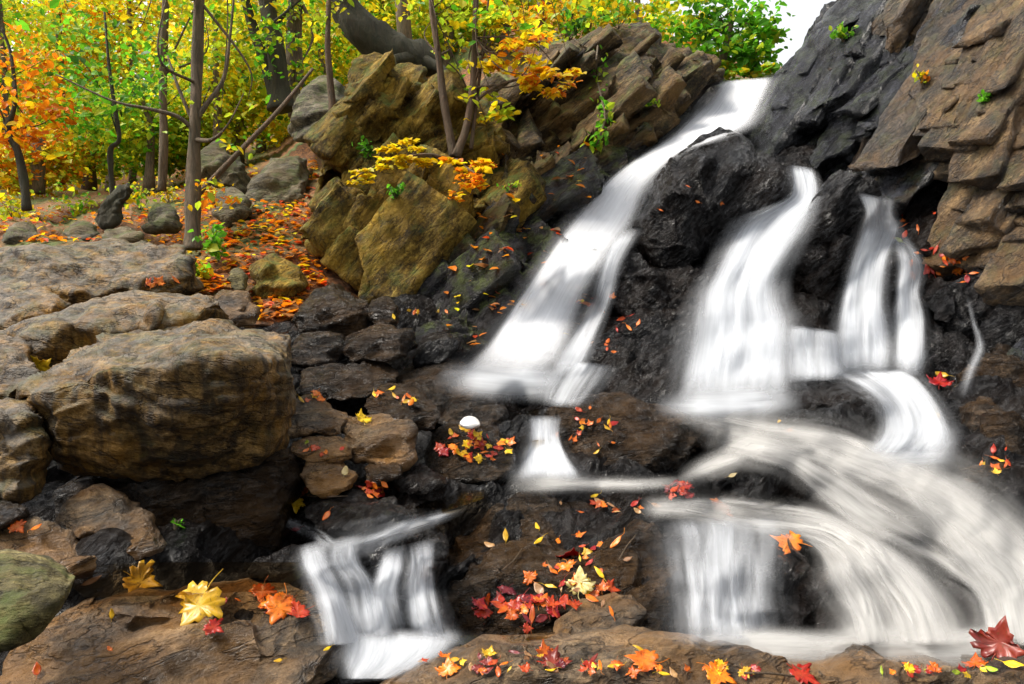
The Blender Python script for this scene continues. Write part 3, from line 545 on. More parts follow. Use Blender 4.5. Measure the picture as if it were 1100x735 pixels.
rock('boulder', 'grey-tan boulder on the slope beside the leaning dead pole', 'grey', (10.6,10.2,10.0), [(264,226),(268,198),(276,172),(300,164),(328,166),(332,190),(330,215),(318,228),(285,232)], sh=.3, thick=1.0)
rock('boulder', 'grey slab-like boulder behind the slender tree trunk', 'grey', (10.9,10.5,10.3), [(196,180),(216,158),(234,150),(250,160),(268,186),(266,205),(240,206),(214,196)], sh=.35, bed=(.1,.6,0))
rock('boulder', 'low dark rock below the slab-like boulder on the slope', 'grey', (9.6,9.2,9.1), [(225,232),(232,208),(250,200),(266,210),(266,230),(250,244)], sh=.4)
rock('boulder', 'grey boulder high on the slope left of the cap block', 'grey', (11.6,11.2,11.0), [(306,150),(314,112),(330,92),(352,86),(372,96),(362,128),(346,152)], sh=.3, thick=1.2)
rock('stone', 'grey stone at the foot of the slope behind the long thin slab', 'slab', (6.4,6.1,6.0), [(216,330),(225,314),(248,312),(270,322),(280,340),(274,352),(246,352)], sh=.4)
rock('stone', 'small mossy stone beside the green plants on the slope', 'moss', (7.4,7.2,7.1), [(244,300),(246,290),(258,288),(264,296),(262,314),(250,316)], sh=.4)
for (lb, pts, d) in (('low grey stone on the forest floor at far left', [(0,262),(4,246),(20,238),(40,244),(44,258),(24,266)], 8.6), ('mossy stone on the forest floor left of the stump', [(60,256),(70,242),(86,238),(102,244),(106,256),(84,262)], 8.8),
                     ('grey stone right of the stump on the forest floor', [(150,246),(160,226),(176,218),(190,228),(192,248),(170,254)], 9.4), ('flat grey stone below the stump', [(104,258),(112,246),(136,242),(154,250),(150,262),(126,264)], 8.3)):
    rock('stone', lb, 'grey', (d+.2,d,d-.1), pts, sh=.4)
rock('stone', 'bright white smooth stone on wet rocks above the heap of orange leaves', 'white', (4.62,4.5,4.48), [(493,460),(493,454.5),(497,450),(504,448),(511,450),(515.5,454.5),(516,460),(505,462)], sh=.4, A=(.03,.02,.03), crack=0, sp=1.6)
# ================================================================ WATER
BVH = BVHTree.FromPolygons(np.vstack(BV).tolist(), np.vstack(BT).tolist(), all_triangles=True)
FOWN = np.concatenate(BOWN)
def cast(px, py):
    """first surface along a photo pixel: location, normal, depth, owner"""
    d = P1(px, py, 1.0) - C0
    loc, nrm, idx, dist = BVH.ray_cast(Vector(C0), Vector(d).normalized(), 200)
    if loc is None: return None
    return np.array(loc), np.array(nrm), float((np.array(loc) - C0) @ FW), OWN[FOWN[idx]]
def cr(P4, t):
    p0, p1, p2, p3 = P4
    return .5 * (2 * p1 + (p2 - p0) * t + (2 * p0 - 5 * p1 + 4 * p2 - p3) * t * t + (3 * p1 - p0 - 3 * p2 + p3) * t ** 3)
def blur(D, it):
    for _ in range(it):
        E = np.pad(D, 1, 'edge'); D = (E[:-2, 1:-1] + E[2:, 1:-1] + E[1:-1, :-2] + E[1:-1, 2:] + 2 * E[1:-1, 1:-1]) / 6
    return D
def mn3(D):
    E = np.pad(D, 1, 'edge'); n, m = D.shape
    return np.min([E[i:i + n, j:j + m] for i in range(3) for j in range(3)], 0)
def foam_mat(name, col, tint=(.92, .95, 1.0)):
    m, t = newmat(name); L = t.links.new
    at = N(t, 'ShaderNodeAttribute', attribute_name='dens'); uv = N(t, 'ShaderNodeUVMap')
    n = noise(t, uv.outputs[0], 1.0, 4, .55)
    a = math_n(t, 'MULTIPLY', at.outputs['Fac'], math_n(t, 'ADD', .68, math_n(t, 'MULTIPLY', n, .62)), True)
    df = N(t, 'ShaderNodeBsdfDiffuse'); df.inputs['Color'].default_value = (*col, 1)
    tl = N(t, 'ShaderNodeBsdfTranslucent'); tl.inputs['Color'].default_value = (*col, 1)
    mx = N(t, 'ShaderNodeMixShader'); mx.inputs[0].default_value = .4; L(df.outputs[0], mx.inputs[1]); L(tl.outputs[0], mx.inputs[2])
    tr = N(t, 'ShaderNodeBsdfTransparent'); tr.inputs['Color'].default_value = (1, 1, 1, 1)
    m2 = N(t, 'ShaderNodeMixShader'); L(a, m2.inputs[0]); L(tr.outputs[0], m2.inputs[1]); L(mx.outputs[0], m2.inputs[2])
    L(m2.outputs[0], N(t, 'ShaderNodeOutputMaterial').inputs[0]); return m
MAT['foam'] = foam_mat('white_falling_water', (.68, .70, .73))
MAT['bright'] = foam_mat('brightened_fall_water', (.86, .87, .89))  # paler copy of the falling water, makes up in colour for gorge shade
MAT['cream'] = foam_mat('silky_stream_water', (.57, .56, .54))
def stream(name, secs, alpha=.9, mat='foam', seed=1, off=.05, layers=2, ew=.26, contrast=.8, halo=.22, blurs=14, sp=2.4, ends=(.09, .16), fold=.03, sw=9., parent=None, zp=None, flat=0.):
    s = np.array([q[:4] for q in secs], float); al = np.array([q[4] if len(q) > 4 else alpha for q in secs])
    k = len(s); pad = np.vstack([2 * s[0] - s[1], s, 2 * s[-1] - s[-2]]); pal = np.concatenate([[al[0]], al, [al[-1]]])
    mid = (s[:, :2] + s[:, 2:]) / 2; ln = np.linalg.norm(np.diff(mid, axis=0), axis=1); wd = np.linalg.norm(s[:, 2:] - s[:, :2], axis=1).max()
    rows, ra, ru = [], [], []; u = 0
    for i in range(k - 1):
        n = max(2, int(ln[i] / sp))
        for t in np.arange(n) / n: rows.append(cr(pad[i:i + 4], t)); ra.append(pal[i + 1] * (1 - t) + pal[i + 2] * t); ru.append(u + t * ln[i])
        u += ln[i]
    rows.append(s[-1]); ra.append(al[-1]); ru.append(u)
    rows, ra, ru = np.array(rows), np.array(ra), np.array(ru); M = max(6, int(wd / sp)); v = np.linspace(-halo, 1 + halo, int(M * (1 + 2 * halo)))
    M = len(v)
    X = rows[:, None, 0] * (1 - v) + rows[:, None, 2] * v; Y = rows[:, None, 1] * (1 - v) + rows[:, None, 3] * v
    D = np.full(X.shape, np.nan)
    for i in range(X.shape[0]):
        for j in range(M):
            h = cast(X[i, j], Y[i, j])
            if h: D[i, j] = h[2]
    D = np.where(np.isnan(D), np.nanmedian(D), D); D0 = D.copy()
    if zp is not None:
        dr = P(X, Y, np.ones(X.shape)) - C0; D = (zp - CAM_Z) / dr[..., 2]
    else:
        for _ in range(3): D = mn3(D)
        D = blur(D, blurs)
        if flat:
            A2 = np.stack([np.ones(M), v], 1); co = np.linalg.lstsq(A2, D.T, rcond=None)[0].T
            co = blur(co[:, None, 0], 120)[:, 0], blur(co[:, None, 1], 120)[:, 0]; Fd = co[0][:, None] + co[1][:, None] * v
            D = (1 - flat) * D + flat * (Fd - .08)
        if not flat:
            for _ in range(3): D = blur(np.minimum(D, D0 - .01), 3)
    Wp = np.linalg.norm(rows[:, 2:] - rows[:, :2], axis=1)
    root = None; vs, ts, dn, uvs = [], [], [], []; n0 = 0
    for l in range(layers + 1):
        hl = l == layers
        U = np.broadcast_to(ru[:, None], X.shape); Vp = (v[None] - .5) * (.55 * Wp[:, None] + .45 * wd)
        q = np.stack([Vp.ravel() / sw, U.ravel() / 90, np.full(X.size, l * 7.7)], 1)
        q[:, 0] += .5 * vnoise(np.stack([Vp.ravel() / 30, U.ravel() / 60, q[:, 2]], 1), seed + 60)
        s1 = fbm(q, 3, seed + 10 * l, .6).reshape(X.shape); s2 = fbm(q * np.array([.35, .6, 1]), 2, seed + 50 + 10 * l).reshape(X.shape)
        st_ = .5 + .9 * (.6 * s1 + .6 * s2)
        ed = np.minimum(v, 1 - v)[None] / (ew * (1 + .9 * s2)).clip(.04, 1); ed = np.clip(ed, 0, 1); ed = ed * ed * (3 - 2 * ed)
        if hl:
            ed = np.clip(np.minimum(v + halo, 1 + halo - v)[None] / (.5 + halo) * (1 + .5 * s2), 0, 1); ed = ed * ed * (3 - 2 * ed)
        f = U / u; en = np.clip(f / ends[0], 0, 1) * np.clip((1 - f) / ends[1], 0, 1) if ends[0] else np.ones_like(f)
        a = ra[:, None] * (1 if l == 0 else .6 if hl else .75); c = contrast * np.minimum(1.3 - a, 1.15 * a)
        A_ = np.clip(a + c * (st_ - .5) * 2, 0, .985); A_ = (1 - (1 - A_) ** (1.7 / layers)) * ed * en
        d = D - off - .035 * l - fold * (st_ - .5) * 2 * ed
        vs.append(P(X.ravel(), Y.ravel(), d.ravel())); dn.append(A_.ravel()); uvs.append(np.stack([Vp.ravel() / 3.2 + l * 9, U.ravel() / 60 + seed], 1))
        nr, nc = X.shape; id_ = np.arange(nr * nc).reshape(nr, nc) + n0
        a_, b_, c_, d_ = id_[:-1, :-1].ravel(), id_[:-1, 1:].ravel(), id_[1:, :-1].ravel(), id_[1:, 1:].ravel()
        ts += [np.stack([a_, c_, b_], 1), np.stack([b_, c_, d_], 1)]; n0 += nr * nc
    me = mesh_np(name, np.vstack(vs), np.vstack(ts), [MAT[mat]], uv=np.vstack(uvs), attrs={'dens': np.concatenate(dn)})
    o = link(name, me, parent); tag(o, kind='structure'); return o
# --- still water: one pool sheet below the cascades and a shallow film on the left slab
m, t = newmat('pool_water'); L_ = t.links.new; geo = N(t, 'ShaderNodeNewGeometry')
gl = N(t, 'ShaderNodeBsdfGlossy'); gl.inputs['Roughness'].default_value = .12; tr = N(t, 'ShaderNodeBsdfTransparent'); tr.inputs['Color'].default_value = (.62, .50, .34, 1)
fr = N(t, 'ShaderNodeFresnel'); fr.inputs['IOR'].default_value = 1.33
bp = N(t, 'ShaderNodeBump'); bp.inputs['Strength'].default_value = .25; bp.inputs['Distance'].default_value = .02; L_(noise(t, geo.outputs['Position'], 9, 3, .5), bp.inputs['Height']); L_(bp.outputs[0], gl.inputs['Normal']); L_(bp.outputs[0], fr.inputs['Normal'])
mx = N(t, 'ShaderNodeMixShader'); L_(fr.outputs[0], mx.inputs[0]); L_(tr.outputs[0], mx.inputs[1]); L_(gl.outputs[0], mx.inputs[2]); L_(mx.outputs[0], N(t, 'ShaderNodeOutputMaterial').inputs[0]); MAT['pool'] = m
def pool(pts, z):
    """level water surface; outline given in photo pixels on the plane z"""
    q = []
    for px, py in pts:
        d = P1(px, py, 1.0) - C0; k = (z - CAM_Z) / d[2]; q.append(C0 + d * k)
    q = np.array(q); c = q.mean(0); n = len(q)
    V = np.vstack([q, c]); T = [(i, (i + 1) % n, n) for i in range(n)]
    T = np.array(T); f = V[T[0]]
    if np.cross(f[1] - f[0], f[2] - f[0])[2] < 0: T = T[:, ::-1]
    o = link('water', mesh_np('water', V, T, [MAT['pool']])); tag(o, kind='structure'); return o
ZP = float(P1(600, 700, 2.78)[2])
pool([(330,676),(480,682),(700,686),(900,684),(1250,676),(1250,760),(1000,745),(760,735),(500,725),(360,735)], ZP)
pool([(70,624),(110,606),(180,604),(260,604),(320,604),(330,616),(300,634),(180,640),(90,642)], float(P1(200, 626, 2.84)[2]))
pool([(552,446),(588,436),(620,446),(616,470),(560,476)], float(P1(590, 462, 5.35)[2]))
pool([(415,538),(470,524),(520,524),(520,536),(470,552),(420,556)], float(P1(470, 535, 4.15)[2]))
# --- the falls
stream('waterfall', [(772,87,832,82,1),(762,104,822,106,1),(742,124,808,134,1),(714,150,772,150,1),(681,171,730,166,1),(650,195,698,200,1),(622,225,678,243,1),(595,262,655,275,1),(570,300,632,315,1),(546,335,618,350,1),(520,370,608,382,1),(484,402,592,408,.9)],
       mat='bright', flat=.85, blurs=30, seed=2, off=.12, layers=3, ew=.30, contrast=.2, sw=12, ends=(.015, .14), fold=.015)
stream('waterfall', [(662,246,692,244),(648,275,670,280),(636,320,658,322),(616,360,640,366),(588,402,622,410)], alpha=.42, seed=12, off=.05, layers=1, ew=.3, contrast=1.1, sw=5)
stream('waterfall', [(600,385,660,392),(586,410,640,418),(580,436,622,440)], alpha=.25, seed=13, off=.05, layers=1, ew=.3, contrast=1.1, sw=5)
stream('waterfall', [(846,176,874,180,.8),(850,195,879,197,.9),(846,212,879,212,.95),(822,224,873,228,.95),(797,237,866,246,.9),(781,260,853,268,.9),(767,290,839,298,.95),(752,315,840,322,.95),(743,345,850,345,.95),(735,385,852,385,.95),(724,434,850,432,.9)],
       ends=(.03, .12), flat=.5, blurs=24, seed=3, off=.08, layers=2, contrast=.6, sw=12)
stream('waterfall', [(846,348,904,356,.5),(842,372,908,374,.55),(842,412,912,408,.55)], seed=4, off=.05, layers=2, ew=.2, contrast=1.0, sw=8)
stream('waterfall', [(919,206,962,214,.6),(928,228,960,230,.85),(924,246,966,246,.9),(912,285,954,278,.85),(904,322,950,322,.8),(898,355,956,355,.8),(894,404,962,402,.85)], ends=(.03, .12), flat=.4, blurs=24, seed=5, off=.06, layers=2, ew=.2, contrast=.95, sw=9)
stream('waterfall', [(944,236,972,246,.3),(962,276,992,284,.55),(962,310,988,315,.6),(958,342,994,342,.6),(954,404,996,405,.55)], seed=6, ends=(.3,.12), off=.05, layers=2, ew=.25, contrast=1.1, sw=7)
stream('waterfall', [(884,398,972,396,.7),(915,412,988,408,.9),(940,430,1006,430,.9),(950,452,1018,452,.9),(944,472,1024,470,.85),(922,494,1014,494,.7)], seed=7, off=.05, layers=2, ew=.2, contrast=.8, sw=9)
stream('waterfall', [(1036,318,1044,318),(1042,345,1050,346),(1046,372,1060,372),(1034,400,1050,402),(1024,428,1042,430)], alpha=.12, seed=8, off=.02, layers=1, halo=.0, ew=.5, contrast=1.2, sw=3, sp=1.6, ends=(.3,.3))
# --- middle and lower stream
stream('stream', [(728,436,724,456,.15),(776,440,768,474,.4),(830,450,812,482,.5),(888,458,866,492,.6),(950,476,918,516,.66),(1016,498,976,546,.66),(1068,530,1022,574,.66),(1112,572,1056,604,.7),(1146,618,1080,632,.76),(1170,696,1092,696,.8)],
       mat='cream', seed=9, off=.05, layers=2, ew=.4, contrast=.9, sw=11, fold=.04, blurs=10, flat=.3, halo=.5, ends=(.08, .02))
stream('stream', [(760,462,752,484,.2),(812,466,800,494,.45),(862,478,846,508,.6),(908,506,880,536,.62),(952,536,918,568,.55),(998,562,964,592,.55),(1042,592,1012,616,.6),(1078,628,1048,644,.7),(1100,694,1058,694,.8)],
       mat='cream', seed=29, off=.04, layers=1, ew=.4, contrast=1.0, sw=9, fold=.03, blurs=8, halo=.5, ends=(.1, .02))
stream('stream', [(880,464,900,470,.2),(930,480,950,500,.5),(968,520,1000,528,.5),(1000,560,1040,560,.5),(1032,600,1076,596,.55),(1060,640,1110,640,.6),(1074,694,1130,694,.7)],
       mat='cream', seed=39, off=.06, layers=1, ew=.4, contrast=1.0, sw=10, fold=.03, blurs=8, halo=.5, ends=(.1, .02))
stream('stream', [(716,552,738,534,.3),(760,566,788,532,.45),(800,574,836,538,.6),(848,580,890,548,.66),(876,594,942,574,.82),(886,628,986,602,.82),(900,662,1022,644,.82),(902,694,1048,694,.82)], mat='cream', seed=10, flat=.3, off=.07, layers=2, ew=.32, contrast=.7, sw=13, fold=.05, ends=(.05, .02))
stream('waterfall', [(700,556,846,552,.25),(712,574,842,566,.4),(716,600,838,598,.5),(722,640,836,640,.5),(726,694,842,694,.6)], seed=11, off=.05, layers=2, ew=.28, contrast=1.1, sw=13)
stream('waterfall', [(566,446,604,446,.35),(568,470,602,470,.9),(560,492,612,492,.95),(550,518,632,518,.95)], seed=14, off=.05, layers=2, ew=.22, contrast=.6)
stream('stream', [(546,506,540,530,.3),(600,510,598,528,.7),(656,513,656,527,.65),(700,512,702,527,.4),(740,508,742,524,.25)], mat='cream', seed=15, off=.03, layers=2, ew=.5, contrast=1.1, halo=.35, ends=(.2, .35))
stream('stream', [(690,530,684,560,.15),(740,534,730,560,.35),(800,536,800,566,.3)], mat='cream', seed=16, off=.03, layers=1, ew=.35, contrast=1., ends=(.2, .2))
stream('stream', [(506,542,498,552,.1),(472,550,466,564,.22),(436,556,428,580,.28),(396,566,392,596,.2),(346,574,354,604,.12)], seed=17, off=.03, layers=1, halo=.4, ew=.45, contrast=1.1, sw=5, ends=(.2,.3))
for sd, q in ((51, [(318,586,350,578),(324,610,356,605),(336,640,372,636),(348,694,394,692)]), (52, [(350,580,392,570),(354,604,388,600),(370,632,404,628),(382,694,422,692)]), (53, [(406,590,438,584),(402,615,434,612),(396,640,430,640),(406,694,444,692)]),
              (54, [(436,584,470,576),(440,608,468,606),(434,640,472,644),(438,694,490,694)])):
    stream('waterfall', q, alpha=.62 if sd < 55 else .22, seed=sd, off=.03, layers=2, contrast=1.0, sw=7, halo=.35, ends=(.22, .02) if sd < 55 else (.35, .4))
stream('stream', [(310,556,306,566),(340,568,334,580),(366,584,350,596)], alpha=.4, seed=19, off=.03, layers=1, ew=.3, contrast=1.)
stream('foam', [(476,392,462,412,.2),(520,390,514,420,.6),(570,392,572,424,.55),(610,396,616,418,.15)], seed=41, off=.06, layers=1, halo=.4, ew=.5, contrast=.5, ends=(.3,.3))
stream('foam', [(704,424,700,446,.2),(750,422,748,448,.6),(800,420,802,448,.6),(860,418,866,440,.2)], seed=42, off=.06, layers=1, halo=.4, ew=.5, contrast=.5, ends=(.3,.3))
stream('foam', [(920,478,914,500,.2),(960,474,960,504,.5),(1000,474,1010,502,.4),(1030,470,1040,496,.1)], seed=43, off=.06, layers=1, halo=.4, ew=.5, contrast=.5, ends=(.3,.3))
stream('stream', [(726,508,730,524,.2),(768,488,776,506,.6),(806,474,814,494,.3)], mat='cream', seed=44, off=.03, layers=1, halo=.5, ew=.5, contrast=.8, ends=(.3,.3))
# --- froth on the pool at the foot of the cascades
stream('foam', [(352,672,500,676,.25),(356,684,498,684,.7),(362,698,486,698,.85),(366,712,466,710,.8),(372,730,420,730,.6)], seed=20, off=0., zp=ZP + .03, layers=2, ew=.2, contrast=.5, blurs=30, fold=.01, ends=(.25, .05))
stream('foam', [(712,684,726,704,.5),(800,676,800,714,.85),(880,678,880,716,.5),(960,674,960,720,.75),(1060,672,1060,718,.85),(1140,670,1140,718,.85)], mat='cream', seed=22, off=0., zp=ZP + .03, layers=2, ew=.3, contrast=.6, blurs=30, fold=.01, ends=(.03, .01), sw=7)
# ================================================================ TREES AND PLANTS
def bark_mat(name, dark, light, sc=1.):
    m, t = newmat(name); geo = N(t, 'ShaderNodeNewGeometry'); mp = t.nodes.new('ShaderNodeMapping'); t.links.new(geo.outputs['Position'], mp.inputs[0]); mp.inputs['Scale'].default_value = (1, 1, .16)
    n = noise(t, mp.outputs[0], 22 * sc, 9, .72, .9); n2 = noise(t, geo.outputs['Position'], 3, 5, .6)
    c = mixc(t, math_n(t, 'MULTIPLY', n2, .5), ramp(t, n, [(.35, dark), (.65, light)]), (.09, .10, .04))
    b = N(t, 'ShaderNodeBsdfPrincipled'); t.links.new(c, b.inputs['Base Color']); b.inputs['Roughness'].default_value = .85
    bp = N(t, 'ShaderNodeBump'); bp.inputs['Strength'].default_value = 1.; bp.inputs['Distance'].default_value = .06; t.links.new(n, bp.inputs['Height']); t.links.new(bp.outputs[0], b.inputs['Normal'])
    t.links.new(b.outputs[0], N(t, 'ShaderNodeOutputMaterial').inputs[0]); return m
MAT['bark'] = bark_mat('grey_brown_bark', (.045, .028, .016), (.27, .175, .11))
MAT['darkbark'] = bark_mat('dark_bark', (.007, .005, .0035), (.055, .036, .023), .8)
MAT['redbark'] = bark_mat('reddish_bark', (.05, .022, .012), (.20, .10, .06))
def leafmat(name, tr=.5, rough=.45):
    m, t = newmat(name); L = t.links.new
    at = N(t, 'ShaderNodeAttribute', attribute_name='Col')
    b = N(t, 'ShaderNodeBsdfPrincipled'); L(at.outputs['Color'], b.inputs['Base Color']); b.inputs['Roughness'].default_value = rough; b.inputs['Specular IOR Level'].default_value = .25
    tl = N(t, 'ShaderNodeBsdfTranslucent'); L(at.outputs['Color'], tl.inputs['Color'])
    mx = N(t, 'ShaderNodeMixShader'); mx.inputs[0].default_value = tr; L(b.outputs[0], mx.inputs[1]); L(tl.outputs[0], mx.inputs[2]); L(mx.outputs[0], N(t, 'ShaderNodeOutputMaterial').inputs[0]); return m
MAT['leaf'] = leafmat('autumn_foliage', .55)
PAL = {'Y': (.76, .51, .010), 'y': (.64, .57, .018), 'l': (.38, .49, .025), 'g': (.12, .36, .015), 'd': (.05, .15, .015), 'O': (.70, .21, .008), 'R': (.55, .06, .01), 'B': (.25, .12, .04)}
def tube(pts, rad, sides=9, wob=.08, seed=0):
    """tapered, slightly irregular stem through world points"""
    pts = np.asarray(pts, float); rad = np.asarray(rad, float); P_, R_ = [], []
    pad = np.vstack([2 * pts[0] - pts[1], pts, 2 * pts[-1] - pts[-2]])
    for i in range(len(pts) - 1):
        for t in np.arange(6) / 6: P_.append(cr(pad[i:i + 4], t)); R_.append(rad[i] * (1 - t) + rad[i + 1] * t)
    P_.append(pts[-1]); R_.append(rad[-1]); P_ = np.array(P_); R_ = np.array(R_); n = len(P_)
    tg = np.gradient(P_, axis=0); tg /= np.linalg.norm(tg, axis=1, keepdims=True) + 1e-9
    ref = np.where(np.abs(tg[:, 2:3]) > .9, [[0, 1., 0]], [[0, 0, 1.]]) if False else np.tile([[.31, .95, .1]], (n, 1))
    a = np.cross(tg, ref); a /= np.linalg.norm(a, axis=1, keepdims=True) + 1e-9; b = np.cross(tg, a)
    th = np.arange(sides) / sides * 2 * np.pi; rr = R_[:, None] * (1 + wob * vnoise(np.stack([np.tile(np.cos(th) * 1.5, n), np.tile(np.sin(th) * 1.5, n), np.repeat(np.arange(n) * .35, sides)], 1), seed).reshape(n, sides))
    V = P_[:, None] + rr[..., None] * (np.cos(th)[None, :, None] * a[:, None] + np.sin(th)[None, :, None] * b[:, None])
    V = V.reshape(-1, 3); i = np.arange(n - 1)[:, None] * sides; j = np.arange(sides)[None]; k = (j + 1) % sides
    A_, B_, C_, D_ = (i + j).ravel(), (i + k).ravel(), (i + sides + j).ravel(), (i + sides + k).ravel()
    T = np.vstack([np.stack([A_, B_, D_], 1), np.stack([A_, D_, C_], 1)]); e = len(V); V = np.vstack([V, P_[0], P_[-1]])
    jj = np.arange(sides); kk = (jj + 1) % sides
    T = np.vstack([T, np.stack([kk, jj, np.full(sides, e)], 1), np.stack([(n - 1) * sides + jj, (n - 1) * sides + kk, np.full(sides, e + 1)], 1)])
    return V, T
def merge(parts):
    vs, ts, n = [], [], 0
    for v, t in parts: vs.append(v); ts.append(t + n); n += len(v)
    return np.vstack(vs), np.vstack(ts)
def leaves(c, size, pal, rs, up=.55, far=False, jit=.3, dirs=None):
    """one small folded blade per centre; returns verts, tris, colours"""
    n = len(c); nz = rs.normal(size=(n, 3)) * np.array([1, 1, .6]); nz /= np.linalg.norm(nz, axis=1, keepdims=True); nz = nz * (1 - up) + np.array([0, 0, up]); nz /= np.linalg.norm(nz, axis=1, keepdims=True)
    ax = rs.normal(size=(n, 3)) if dirs is None else dirs + rs.normal(size=(n, 3)) * .4
    ax = ax - (ax * nz).sum(1, keepdims=True) * nz; ax /= np.linalg.norm(ax, axis=1, keepdims=True) + 1e-9; bx = np.cross(nz, ax)
    s = size * np.exp(rs.normal(size=n) * jit)[:, None]
    if far: L = [(-.5, 0, 0), (0, .36, .1), (.5, 0, -.06), (0, -.36, .1)]; T0 = [(0, 1, 2), (0, 2, 3)]
    else: L = [(-.5, 0, 0), (-.15, .30, .07), (.22, .24, .03), (.5, 0, -.12), (.22, -.24, .03), (-.15, -.30, .07), (.0, 0, -.02)]; T0 = [(0, 6, 1), (1, 6, 2), (2, 6, 3), (3, 6, 4), (4, 6, 5), (5, 6, 0)]
    V = np.stack([c + s * (l[0] * ax + l[1] * bx + l[2] * nz) for l in L], 1).reshape(-1, 3)
    T = (np.arange(n)[:, None, None] * len(L) + np.array(T0)[None]).reshape(-1, 3)
    ks = list(pal); cc = np.array([PAL[k] for k in ks])[rs.integers(0, len(ks), n)]
    cc = cc * np.exp(rs.normal(size=(n, 1)) * .22) * (1 + rs.normal(size=(n, 3)) * .06)
    return V, T, np.repeat(cc.clip(0.004, .9), len(L), 0)
def crown_pts(cx, cy, rx, ry, d, n, rs, ncl=None, dz=1., spread=.34, flat=.35):
    ncl = ncl or max(10, n // 28); u = rs.normal(size=(ncl, 3)); u /= np.linalg.norm(u, axis=1, keepdims=True); u *= rs.uniform(.25, 1, (ncl, 1)) ** .5
    W_, H_ = rx / F * d, ry / F * d; c0 = P1(cx, cy, d)
    cl = c0 + u * np.array([W_, W_ * dz, H_]); k = rs.integers(0, ncl, n); sp = spread * min(W_, H_)
    return cl[k] + rs.normal(size=(n, 3)) * np.array([sp, sp, sp * flat]), cl
def build_tree(kind, label, trunk, crowns, seed, group=None, bark='bark', cat='tree', limbs=6, lsize=.1, far=False, extra=(), up=.5):
    """trunk: [(px,py,d,r_px)...]; crowns: [(cx,cy,rx,ry,d,n,palette)]; extra limbs: [[(px,py,d,r_px)...]...]"""
    rs = np.random.default_rng(seed); tp = np.array([P1(q[0], q[1], q[2]) for q in trunk]); tr = np.array([q[3] * q[2] / F for q in trunk])
    root = empty(kind, tp[0]); tag(root, label, cat, group)
    parts = [tube(tp, tr, 14, .22, seed)]
    for e in extra: parts.append(tube([P1(q[0], q[1], q[2]) for q in e], [q[3] * q[2] / F for q in e], 6, .1, seed + 3))
    allc = []; V = []; T = []; Cc = []; n0 = 0
    for q in crowns:
        pts, cl = crown_pts(*q[:6], rs); allc.append(cl)
        v, t, c = leaves(pts, lsize, q[6], rs, up, far); V.append(v); T.append(t + n0); Cc.append(c); n0 += len(v)
    if allc and limbs:
        allc = np.vstack(allc)
        for _ in range(limbs):
            a = allc[rs.integers(len(allc))]; k = rs.integers(len(tp) // 2, len(tp)); b = tp[k]; m = (a + b) / 2 + rs.normal(size=3) * .15 * np.linalg.norm(a - b); r = tr[k] * .35
            parts.append(tube([b, m, a], [r, r * .6, r * .2], 5, .1, seed))
    v, t = merge(parts); o = link('trunk', mesh_np('trunk', v, t, [MAT[bark]]), root); o.location = [-x for x in root.location]
    if V:
        o = link('crown', mesh_np('crown', np.vstack(V), np.vstack(T), [MAT['leaf']], cols=np.vstack(Cc), smooth=False), root); o.location = [-x for x in root.location]
    return root
GY = 'forest trees behind the left bank'
bt = build_tree
# near and recognisable trunks
bt('slender_tree', 'slender straight grey-brown tree in front of the woods, nearest the left bank', [(208,268,8.7,11),(207,244,8.7,8),(208,180,8.7,6.8),(211,90,8.7,5.6),(214,0,8.7,5),(216,-70,8.7,4)],
   [(240,-30,70,50,8.8,500,'Yylg'),(222,215,30,22,8.6,90,'YYOl'),(245,130,40,60,9.0,60,'Yyllgl')], 101, limbs=5, lsize=.075,
   extra=[[(209,132,8.7,4),(222,112,8.7,3),(240,85,8.8,2.2),(247,40,8.9,1.6),(252,-10,9,1)],[(207,138,8.7,3),(190,125,8.6,2.4),(160,117,8.5,2),(120,108,8.4,1.2),(60,80,8.4,.8)],[(208,150,8.7,2.6),(228,150,8.5,2),(246,132,8.4,1),(262,100,8.4,.6)],[(207,130,8.7,2.4),(192,95,8.7,1.8),(180,60,8.8,1)]])
bt('sapling', 'crooked thin dark sapling with green leaves left of the slender tree', [(121,212,10.2,3),(119,182,10.2,3),(119,160,10.2,2.6),(128,150,10.2,2.4),(124,120,10.2,2.2),(117,70,10.3,1.6),(112,10,10.4,1)],
   [(120,70,55,60,10.3,700,'gglgd'),(90,120,45,30,10.0,320,'ggl')], 102, bark='darkbark', limbs=8, lsize=.085)
bt('maple_tree', 'orange-leaved young maple at the far left of the woods', [(29,226,9.4,5),(25,190,9.4,4),(18,160,9.4,3.4),(8,140,9.4,3),(16,110,9.4,2.4),(12,60,9.5,1.6),(2,30,9.5,1)],
   [(26,112,46,58,9.5,620,'OOYOY'),(-20,80,60,60,9.5,240,'OOY')], 103, bark='darkbark', limbs=10, lsize=.09)
bt('forest_tree', 'thin straight dark trunk midway between the crooked sapling and the slender tree', [(174,205,12.5,5),(176,150,12.5,4.5),(175,80,12.5,4),(178,0,12.5,3.4),(180,-80,12.5,3)], [(185,20,60,70,12.6,900,'Yyllg')], 104, limbs=6, lsize=.1)
bt('twin_trunk_tree', 'leafy tree with two dark leaning trunks left of the cap block', [(303,118,13,14),(300,90,13,11),(296,50,13,10),(288,10,13,9),(284,-60,13,8)], [(285,-30,90,50,13.2,900,'Yyllg'),(300,60,30,60,12.7,260,'lygg')], 105, bark='darkbark', limbs=6, lsize=.1,
   extra=[[(300,115,13,9),(286,70,13.1,7),(272,30,13.2,6),(258,-20,13.2,5)]])
bt('forest_tree', 'straight rough-barked trunk right of the twin dark trunks', [(320,125,13.6,11),(317,90,13.6,9),(316,40,13.6,8),(318,-10,13.6,7.5),(318,-70,13.6,7)], [(330,0,50,50,13.8,600,'Yyllgl'),(330,90,24,30,13.2,140,'lyg')], 106, limbs=4, lsize=.1)
